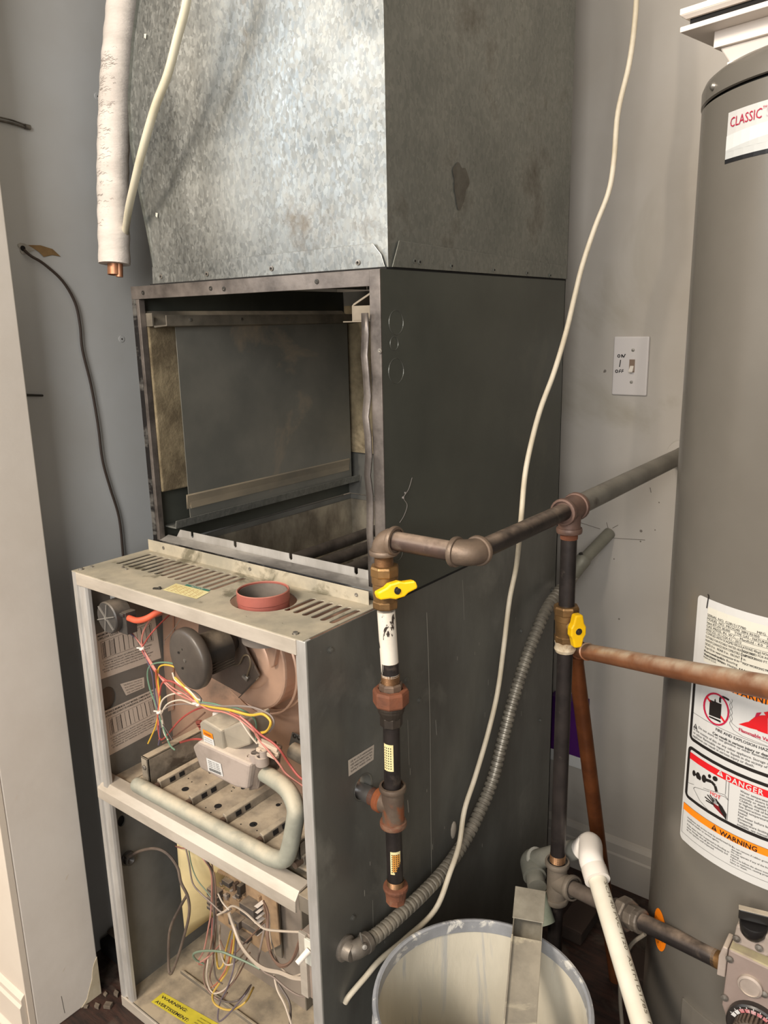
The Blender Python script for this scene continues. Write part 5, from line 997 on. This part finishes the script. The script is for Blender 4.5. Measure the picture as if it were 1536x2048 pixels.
T('FIRE AND EXPLOSION HAZARD', 1432, 1460, .0056, 2, bold=.01); T('Can result in serious injury or death', 1426, 1467, .0052, 2, bold=.02)
for i, (tx, x, y) in enumerate((('Do not store or use gasoline or other flammable vapors', 1398, 1456), ('in the vicinity of this or any other appliance. Storage or use', 1388, 1458.5), ('or other flammable vapors or liquids in the vicinity of this', 1387.5, 1465.5), ('appliance can result in serious injury or death.', 1387, 1472))): T(tx, x, y, .0049, 2)
def tri(u, v, s, mi, m2):
    d.poly([(u, v), (u+s, v), (u+s/2, v+s*.95)], mi, .0011); d.rect(u+s*.44, v+s*.3, u+s*.56, v+s*.65, m2, .0013); d.rect(u+s*.44, v+s*.12, u+s*.56, v+s*.22, m2, .0013)
tri(*UL(1388, 1454), .0075, 2, 0)
# box 2: hot water
b2l = UL(1374, 1545)[0]; b2t = UL(1385, 1493)[1]; b2b = UL(1385, 1603)[1]
roundframe(b2l, b2b, LW, b2t, .0046, 3)
dz1 = UL(1383, 1504)[1]; dz0 = UL(1382, 1517)[1]; d.rect(b2l+.0046, dz0, LW, dz1, 5, .0009, 20); T('DANGER', 1452, 1558.5, .0105, 0, bold=.02, spacing=1.2); tri(*UL(1435, 1547.5), .009, 0, 5)
for x, y0_, y1_ in ((1453.5, 1558, 1588), (1459, 1562, 1640)): PL(((x, y0_), (x-4, y1_) if x > 1455 else (x-2, y1_)), .0005, 2)
PL(((1378, 1565), (1420, 1580), (1450, 1589), (1458, 1600)), .0005, 2); PL(((1388, 1576), (1391, 1574), (1420, 1583), (1450, 1593), (1457, 1600)), .0005, 2); PL(((1388, 1576), (1400, 1600), (1418, 1621)), .0005, 2)
for cx, cy, ex, ey in ((1389, 1546, 3, 6), (1397, 1551, 4, 7), (1400, 1555, 3, 5), (1409, 1557, 4.5, 8), (1420, 1552, 3, 4), (1431, 1557, 5, 5)): PP(pcirc(cx, cy, ex, ey, 14), 3)
PL(((1388, 1546), (1398, 1552)), .003, 3); PL(((1410, 1558), (1424, 1563), (1431, 1571), (1434, 1583)), .0042, 3, .0011)
PP(((1421, 1580), (1440, 1588), (1439, 1597), (1420, 1589)), 0, .0012); T('HOT', 1421.5, 1587, .0072, 5, bold=.015, lift=.0016)
for i in range(6): PL(((1427+i*1.3, 1594+i*.6), (1426+i*1.9, 1606+i*.5)), .0004, 3, .0012)
PP(((1427, 1605), (1436, 1611), (1444, 1615), (1452, 1628), (1453, 1638), (1440, 1625), (1428, 1612)), 7, .001); PP(((1434, 1599), (1445, 1612), (1454, 1628), (1453, 1640), (1442, 1622)), 3, .0011)
for a, c_ in (((1430, 1610), (1413, 1600)), ((1428, 1607), (1411, 1593)), ((1428, 1604), (1416, 1589)), ((1429, 1602), (1421, 1589)), ((1437, 1607), (1433, 1597))): PL((a, c_), .0018, 3, .0013)
for i, tx in enumerate(('Water temperature over 125F', 'can cause severe burns', 'instantly or death from scalds.', 'Children, disabled and elderly', 'at highest risk of being scalded.', 'See instruction manual before', 'setting temperature at water', 'heater.', 'Feel water before bathing or', 'showering.', 'Temperature limiting valves are', 'available, see manual.')): T(tx, 1481-i*.6, 1583+i*6, .0045, 2)
# box 3: lower warning
b3l = UL(1368, 1610)[0]; b3t = UL(1368.5, 1603.5)[1]; b3o = UL(1368, 1617)[1]; b3b = UL(1364, 1662)[1]
d.rect(b3l, b3b, b3l+.0004, b3t, 2, .0009); d.rect(b3l, b3b, LW, b3b+.0004, 2, .0009, 16); d.rect(b3l, b3t, LW, b3t+.0005, 2, .0009, 16)
d.rect(b3l+.0005, b3o, LW, b3t, 4, .0009, 20); T('WARNING', 1440, 1667.5, .0098, 3, bold=.025, spacing=1.05); tri(*UL(1423.5, 1656.5), .0085, 3, 4)
for i, tx in enumerate(('Installation and service must be performed by a', 'qualified installer or service agency.', 'If the water heater is exposed to flooding or', 'water damage, shut off gas immediately and', 'do not operate until inspected.')): T(tx, 1376-i*.4, 1635+i*5.4+(3 if i > 1 else 0), .0038, 2)
for i, tx in enumerate(('Do not remove if rubber grommet on thermal cutoff is', 'damaged.', 'Do not operate if any of the burner parts are', 'missing.', 'Failure to follow the above instructions could result in', 'a fire or explosion, causing property damage, personal', 'injury or death.')): T(tx, 1464-i*.6, 1694+i*5, .0036, 2)
PL(((1415, 1216), (1417.5, 1200), (1419, 1192), (1417.5, 1188)), .0016, 3, .0014)
hpt(d, 'warning_label', [white_lab, cream_p, ink, mat('label_black2', (34, 30, 28), None, rough=.35), orange_p, red_p, crim_p, mat('dark_red_print', (116, 22, 28), None, rough=.4)])
# orange oval sticker
a0 = az(1320, 1850)[0]; zc_ = .372; d = Decal(cylmap(a0))
d.poly([(.022*math.cos(2*math.pi*k/28), zc_+.033*math.sin(2*math.pi*k/28)) for k in range(28)], 0, .0006)
for i in range(4): d.text('SHUT OFF GAS BEFORE', -.013, zc_+.012-i*.008, .004, 1, width=.026, lift=.0012)
d.text('!', -.002, zc_-.028, .012, 1, lift=.0012)
hpt(d, 'orange_sticker', [orange_p, ink])
# access panel at the bottom
a0 = az(1368, 1993)[0]; d = B(); mpf = cylmap(a0); vs = []
for i in range(13):
    u = .22*i/12; vs += [mpf(u, .06, .003), mpf(u, .315, .003), mpf(u, .06, 0), mpf(u, .315, 0)]
b = B(); b.add(vs, [(4*i, 4*i+4, 4*i+5, 4*i+1) for i in range(12)]+[(4*i+1, 4*i+5, 4*i+7, 4*i+3) for i in range(12)]+[(0, 1, 3, 2)]); hpt(b, 'access_panel', heater_m, bevel=.0005)
# gas control valve
G = P(1448, 1912, 'y', .262); gx0 = G.x
FY = .245
gc = hpt(B().prism([P(x, y, 'y', FY) for x, y in ((1457, 1897), (1560, 1946), (1575, 2130), (1470, 2090), (1443, 2010), (1451, 1950))], (0, .045, 0)), 'gas_control', mat('pinkish_cast', (150, 134, 126), (138, 122, 114), 12, .55, .2, .05, 100, dust=(170, 160, 128)), bevel=.003)
b = B(); b.prism([P(x, y, 'y', FY+.01) for x, y in ((1446, 1893), (1456, 1898), (1450, 1956), (1433, 1950), (1437, 1912))], (0, .03, 0)); b.build('inlet_boss', cast_m, gc, bevel=.0015)
b = B(); b.prism([P(x, y, 'y', FY+.006) for x, y in ((1465, 1885), (1472, 1852), (1482, 1850), (1532, 1868), (1545, 1885), (1545, 1908), (1535, 1916))], (0, .035, 0)); b.build('upper_housing', cast_m, gc, bevel=.003)
kq = P(1508, 1850, 'y', FY+.012); b = B().lathe(kq-Vector((0, 0, .014)), (0, -.1, 1), [(0, 0), (.012, 0), (.0155, .006), (.0165, .018), (.0155, .02), (0, .02)], 24); kn = b.build('pilot_knob', mat('gloss_black', (26, 24, 24), None, rough=.3), gc, smooth=True)
b = B(); b.obox(kq+Vector((0, -.002, .014)), (1, .25, 0), (-.25, 1, 0), (0, 0, 1), .018, .0035, .007); b.build('knob_grip', mat('gloss_black2', (34, 32, 30), None, rough=.3), gc, bevel=.0015)
b = B(); b.obox(kq+Vector((0, -.002, .0215)), (1, .25, 0), (-.25, 1, 0), (0, 0, 1), .0185, .004, .0008); b.build('grip_top', valve_top, gc, bevel=.0004)
for px, py in ((1473, 1877), (1518, 1896), (1459, 1918), (1449, 1995), (1528, 1988)):
    q = P(px, py, 'y', FY+(.004 if py < 1900 else -.001)); B().lathe(q, (0, -1, 0), [(.0048, 0), (.0045, .0015), (0, .003)], 14).build('screw', screw_m, gc, smooth=True)
q = P(1501, 1970, 'y', FY); B().lathe(q, (0, -1, 0), [(.0145, -.002), (.0145, .004), (.012, .0055), (.0115, .004), (0, .004)], 22).build('plug_boss', cast_m, gc, smooth=True)
q = P(1512, 2052, 'y', FY); B().lathe(q, (0, -1, 0), [(.034, -.004), (.034, .008), (.032, .010), (0, .0095)], 36).build('temperature_dial', mat('dial_black', (40, 36, 34), None, rough=.35), gc, smooth=True)
b = B()
for k in range(30):
    a = k*2*math.pi/30; b.obox(q+Vector((.0215*math.cos(a), -.016, .0215*math.sin(a))), (math.cos(a), 0, math.sin(a)), (-math.sin(a), 0, math.cos(a)), (0, 1, 0), .0022, .0012, .007)
b.lathe(q+Vector((0, -.009, 0)), (0, -1, 0), [(.0205, 0), (.0205, .014), (.018, .0155), (0, .0155)], 30); b.build('dial_knob', mat('dusty_dial_knob', (98, 84, 72), (60, 52, 46), 30, .6), gc)
d = Decal(lambda u, v, l: q+Vector((u, -.0098-l, v)))
for k in range(9):
    a0_, a1_ = math.radians(30+k*15), math.radians(42+k*15)
    d.poly([(.0245*math.cos(a0_), .0245*math.sin(a0_)), (.0245*math.cos(a1_), .0245*math.sin(a1_)), (.0295*math.cos(a1_), .0295*math.sin(a1_)), (.0295*math.cos(a0_), .0295*math.sin(a0_))], 0 if k < 7 else 1, .0004)
    a2 = (a0_+a1_)/2; d.poly([(.030*math.cos(a2-.03), .030*math.sin(a2-.03)), (.030*math.cos(a2+.03), .030*math.sin(a2+.03)), (.0325*math.cos(a2), .0325*math.sin(a2))], 1, .0004)
d.build('dial_print', [mat('faded_dial_red', (168, 60, 66), (190, 160, 160), 60, .5), white_lab], gc)
d = Decal(lambda u, v, l: q+Vector((u, -.0247-l, v)))
for i, tx in enumerate(('CAUTION', 'TURN OFF', 'TO LIGHT')): d.text(tx, -.0125, .004-i*.006, .0055, 0, bold=.02)
d.build('knob_print', white_lab, gc)
# thin pilot tube behind
B_t = B().tube([P(x, y, 'y', .33) for x, y in ((1290, 1868), (1262, 1890), (1245, 1930), (1240, 1985), (1245, 2060))], .003, 8)
hpt(B_t, 'pilot_tube', mat('dull_tube', (128, 120, 108), None, rough=.5, metal=.3), smooth=True)

# white stacked vent box above the heater
vb = thing('vent_box', 'white plastic vent box with stacked square flanges on top of the water heater', 'vent', (HC.x, HC.y, 1.543))
rv = math.radians(-11)
def sq(h, z0, z1, name, m, bev=.002, h1=None, par=vb):
    h1 = h1 or h; b = B(); vs = []
    for hh, z in ((h, z0), (h1, z1)):
        for (sx, sy) in ((-1, -1), (1, -1), (1, 1), (-1, 1)):
            x, y = sx*hh, sy*hh; vs.append((HC.x+x*math.cos(rv)-y*math.sin(rv), HC.y+x*math.sin(rv)+y*math.cos(rv), z))
    b.add(vs, [(0, 3, 2, 1), (4, 5, 6, 7), (0, 1, 5, 4), (1, 2, 6, 5), (2, 3, 7, 6), (3, 0, 4, 7)]); return b.build(name, m, par, bevel=bev)
zf = 1.583
sq(.170, zf, zf+.006, 'lower_flange', white_pl, .001)
sq(.162, zf+.006, zf+.014, 'louvre_core', dark_slot, 0)
sq(.166, zf+.014, zf+.018, 'upper_tray', white_pl, .001, .171)
sq(.171, zf+.018, zf+.025, 'upper_flange', white_pl, .001)
sq(.150, zf+.025, zf+.075, 'top_cover', white_pl)
sq(.142, zf-.018, zf, 'neck', white_pl, .001)
sq(.128, 1.549, zf-.018, 'cove', white_pl, .002, .137)
sq(.130, 1.543, 1.550, 'foot', white_pl, .001)

# ------------------------------------------------------------------ copper relief pipe
cp = thing('copper_pipe', 'tarnished copper pipe running across in front of the water heater', 'pipe', (.70, .43, .75))
c0 = P(1158, 1300, 'y', .425); c1 = P(1536, 1374, 'y', .117); c2 = c1+(c1-c0).normalized()*.12
B().cyl(c0, c2, .0122, n=22).build('long_tube', copper_m, cp, smooth=True)
s0 = c0+Vector((.0, .004, -.0)); s1 = P(1214, 1800, 'y', .56); d_ = (c2-c0).normalized()
B().tube([c0+d_*.002, c0-d_*.012, c0-d_*.02+Vector((0, .002, -.006)), c0-d_*.021+Vector((0, .006, -.022))], .0145, 18, 4).build('elbow', copper_dk, cp, smooth=True)
B().cyl(c0-d_*.021+Vector((0, .004, -.01)), s1+(s1-c0).normalized()*.22, .0128, n=18).build('down_tube', copper_dk, cp, smooth=True)
B().lathe(c0+d_*.03, d_, [(.0122, 0), (.0138, .001), (.0138, .004), (.0122, .005)], 20).build('solder_ring', copper_m, cp, smooth=True)

# purple leftover box hung behind the pipe
pb = thing('purple_packet', 'dark purple packet with a white lower edge behind the vertical black pipe', 'packet', P(1140, 1540, 'y', .86))
a = P(1100, 1390, 'y', .845); c = P(1160, 1516, 'y', .845); e = P(1160, 1538, 'y', .845)
B().box((a.x, .845, c.z), (c.x+.003, WB-.001, a.z)).build('sleeve', mat('purple_print', (74, 20, 96), (60, 16, 84), 8, .5), pb, bevel=.001)
B().box((a.x, .844, e.z), (c.x+.004, WB-.001, c.z)).build('lower_edge', white_lab, pb, bevel=.001)

# ------------------------------------------------------------------ PVC drain pipes, bucket, channel
def pvc(name, label, segs, m, r):
    t = thing(name, label, 'pipe', segs[0][1][0]); return t
wE = P(1178, 1692, 'y', .43); gE = P(1062, 1722, 'y', .46)
dp = thing('grey_drain_pipe', 'dusty grey plastic drain pipe with an elbow turning down behind the bucket', 'pipe', gE)
dg = (wE-gE).normalized()
B().cyl(gE+dg*.005, wE-dg*.02, .0168, n=22).build('pipe', pvc_g, dp, smooth=True)
dn = (P(1078, 1790, 'y', .40)-gE).normalized()
pts = [gE+dg*.016, gE+dg*.006, gE+dg*.001+dn*.004, gE+dn*.012, gE+dn*.036]; B().tube(pts, .0205, 20, 4).build('elbow', pvc_g, dp, smooth=True)
b = B(); b.lathe(gE+dg*.014, dg, [(.0205, 0), (.0215, .001), (.0215, .004), (.017, .005)], 22); b.build('elbow_rim', mat('pale_grey_pvc', (178, 176, 166), None, rough=.5), dp, smooth=True)
B().cyl(gE+dn*.03, gE+dn*.06, .0165, n=18).build('stub', pvc_g, dp, smooth=True)
g2 = P(1090, 1848, 'y', .36); g1 = P(1072, 1790, 'y', .372); B().tube([g1, g1.lerp(g2, .5), g2], .0175, 18, 3).build('outlet', mat('greenish_pvc', (138, 146, 132), (112, 124, 108), 16, .6), dp, smooth=True)
wp = thing('white_drain_pipe', 'white plastic pipe with an elbow slanting down to the right edge of the frame bottom', 'pipe', wE)
wd_ = P(1296, 2090, 'y', .19); w1 = P(1188, 1738, 'y', .375); dw = (wd_-w1).normalized()
pts = [wE-dg*.018+Vector((0, 0, -.004)), wE-dg*.008, wE+Vector((.002, 0, .004)), w1-dw*.018, w1, w1+dw*.018]
B().tube(pts, .0192, 24, 5).build('elbow', mat('bright_pvc', (236, 230, 222), None, rough=.35), wp, smooth=True)
B().lathe(w1+dw*.0, dw, [(.0192, -.002), (.0199, 0), (.0199, .02), (.0145, .0205)], 24).build('socket', mat('bright_pvc2', (236, 228, 218), None, rough=.35), wp, smooth=True)
B().cyl(w1, wd_+dw*.06, .0142, n=24).build('pipe', pvc_w, wp, smooth=True)
U_ = (Vector(CAM)-w1).normalized(); sd_ = dw.cross(U_).normalized(); U_ = sd_.cross(dw).normalized()
if U_.dot(Vector(CAM)-w1) < 0: U_ = -U_
if sd_.dot(Vector(RX)) < 0: sd_ = -sd_
d = Decal(lambda u, v, l: w1+dw*u+(U_*math.cos(v/.0142)+sd_*math.sin(v/.0142))*(.0142+l))
d.text('SCH 40 PVC 1120  ASTM D1785  NSF-pw  450 PSI @ 73F', .03, .009, .008, 0, lift=.0004, width=.34)
d.build('pipe_print', mat('pipe_print', (110, 100, 84), None, rough=.5), wp)

BK = Vector((.733, .096, 0)); BR = .146; BZ = .372
bk = thing('bucket', 'plastic pail coated inside with dried beige compound beside the furnace', 'bucket', BK)
B().lathe(BK, (0, 0, 1), [(0, .001), (BR-.018, .001), (BR-.015, .004), (BR-.002, BZ-.06), (BR-.001, BZ-.045), (BR+.003, BZ-.044), (BR+.003, BZ-.038), (BR-.001, BZ-.037), (BR, BZ-.01)], 64).build('outer_wall', bucket_out, bk, smooth=True)
b = B(); nA = 72; vs = []; prof = [(BR-.004, BZ-.014), (BR-.006, BZ-.05), (BR-.008, BZ-.12), (BR-.011, BZ-.2), (BR-.014, BZ-.27), (BR-.017, .05), (BR-.035, .03), (.06, .026), (.001, .025)]
for j, (r, h) in enumerate(prof):
    for i in range(nA):
        t = 2*math.pi*i/nA; wob = .0016*noise.noise(Vector((math.cos(t)*5, math.sin(t)*5, h*9))); vs.append(BK+Vector((math.cos(t)*(r+wob), math.sin(t)*(r+wob), h+(.004*math.sin(t*3)+.003*math.sin(t*7) if j == 0 else 0))))
b.add(vs, [(j*nA+i, j*nA+(i+1) % nA, (j+1)*nA+(i+1) % nA, (j+1)*nA+i) for j in range(len(prof)-1) for i in range(nA)]); b.build('compound_lining', bucket_in, bk, smooth=True)
B().lathe(BK, (0, 0, 1), [(BR, BZ-.012), (BR+.002, BZ-.004), (BR+.001, BZ), (BR-.003, BZ+.0015), (BR-.006, BZ), (BR-.006, BZ-.018), (BR-.004, BZ-.02)], 72).build('rim', mat('pail_rim', (156, 158, 162), (124, 126, 130), 9, .4, 0, .05, 60, c3=(206, 204, 198), sc3=26, lo3=.56, hi3=.62), bk, smooth=True)
# metal trough channel
t0 = P(1060, 1790, 'y', .262); t1 = P(1038, 2075, 'y', .10); td = (t1-t0).normalized(); tn = (Vector(CAM)-t0).normalized(); ts = td.cross(tn).normalized(); tn = ts.cross(td).normalized(); Lt = (t1-t0).length
tr = thing('metal_trough', 'dented galvanised metal channel leaning from the drain elbow into the bucket', 'channel', t1)
hw = .0205; cl = t0.lerp(t1, .5)
trm = mat('stained_zinc', (156, 151, 137), (122, 116, 104), 14, .42, .35, .15, 70, c3=(178, 168, 140), sc3=10, lo3=.55, hi3=.65)
b = B()
for sx in (-1, 1): b.obox(cl+ts*sx*hw, td, ts, tn, Lt/2, .0008, .011)
b.obox(cl-tn*.011, td, ts, tn, Lt/2, hw, .0008); b.build('channel_body', trm, tr, bevel=.0003)
b = B(); b.obox(t0+td*.02+tn*.011, td, ts, tn, .024, hw+.002, .001); b.build('cover_end', trm, tr, bevel=.0006)
b = B(); q0_ = Lt*.36; b.obox(t0+td*((q0_+Lt)/2)+tn*.011, td, ts, tn, (Lt-q0_)/2, hw+.001, .001); b.obox(t0+td*((q0_+Lt)/2)+tn*.005+ts*(hw*1.0), td, ts, tn, (Lt-q0_)/2, .0012, .012); b.build('cover_long', mat('pale_stained_zinc', (158, 150, 134), (126, 120, 108), 12, .5, .3, .15, 70, c3=(206, 196, 170), sc3=8, lo3=.55, hi3=.65), tr, bevel=.0006)

# dark clutter on the floor behind the bucket
for i, (x, y, sx, sy, sz, lab) in enumerate(((.80, .62, .09, .07, .05, 'dark dusty box on the floor behind the black gas pipe'), (.62, .70, .05, .1, .03, 'flat dark block on the floor behind the furnace side'))):
    t = thing('floor_box', lab, 'box', (x, y, 0)); B().box((x-sx/2, y-sy/2, 0), (x+sx/2, y+sy/2, sz)).build('body', mat('dark_card', (50, 38, 30), (38, 30, 26), 14, .9), t, bevel=.004); B().box((x-sx/2-.002, y-sy/2-.002, sz), (x+sx/2+.002, y+sy/2+.002, sz+.006)).build('lid', mat('dark_lid', (58, 44, 36), None, rough=.85), t, bevel=.002)
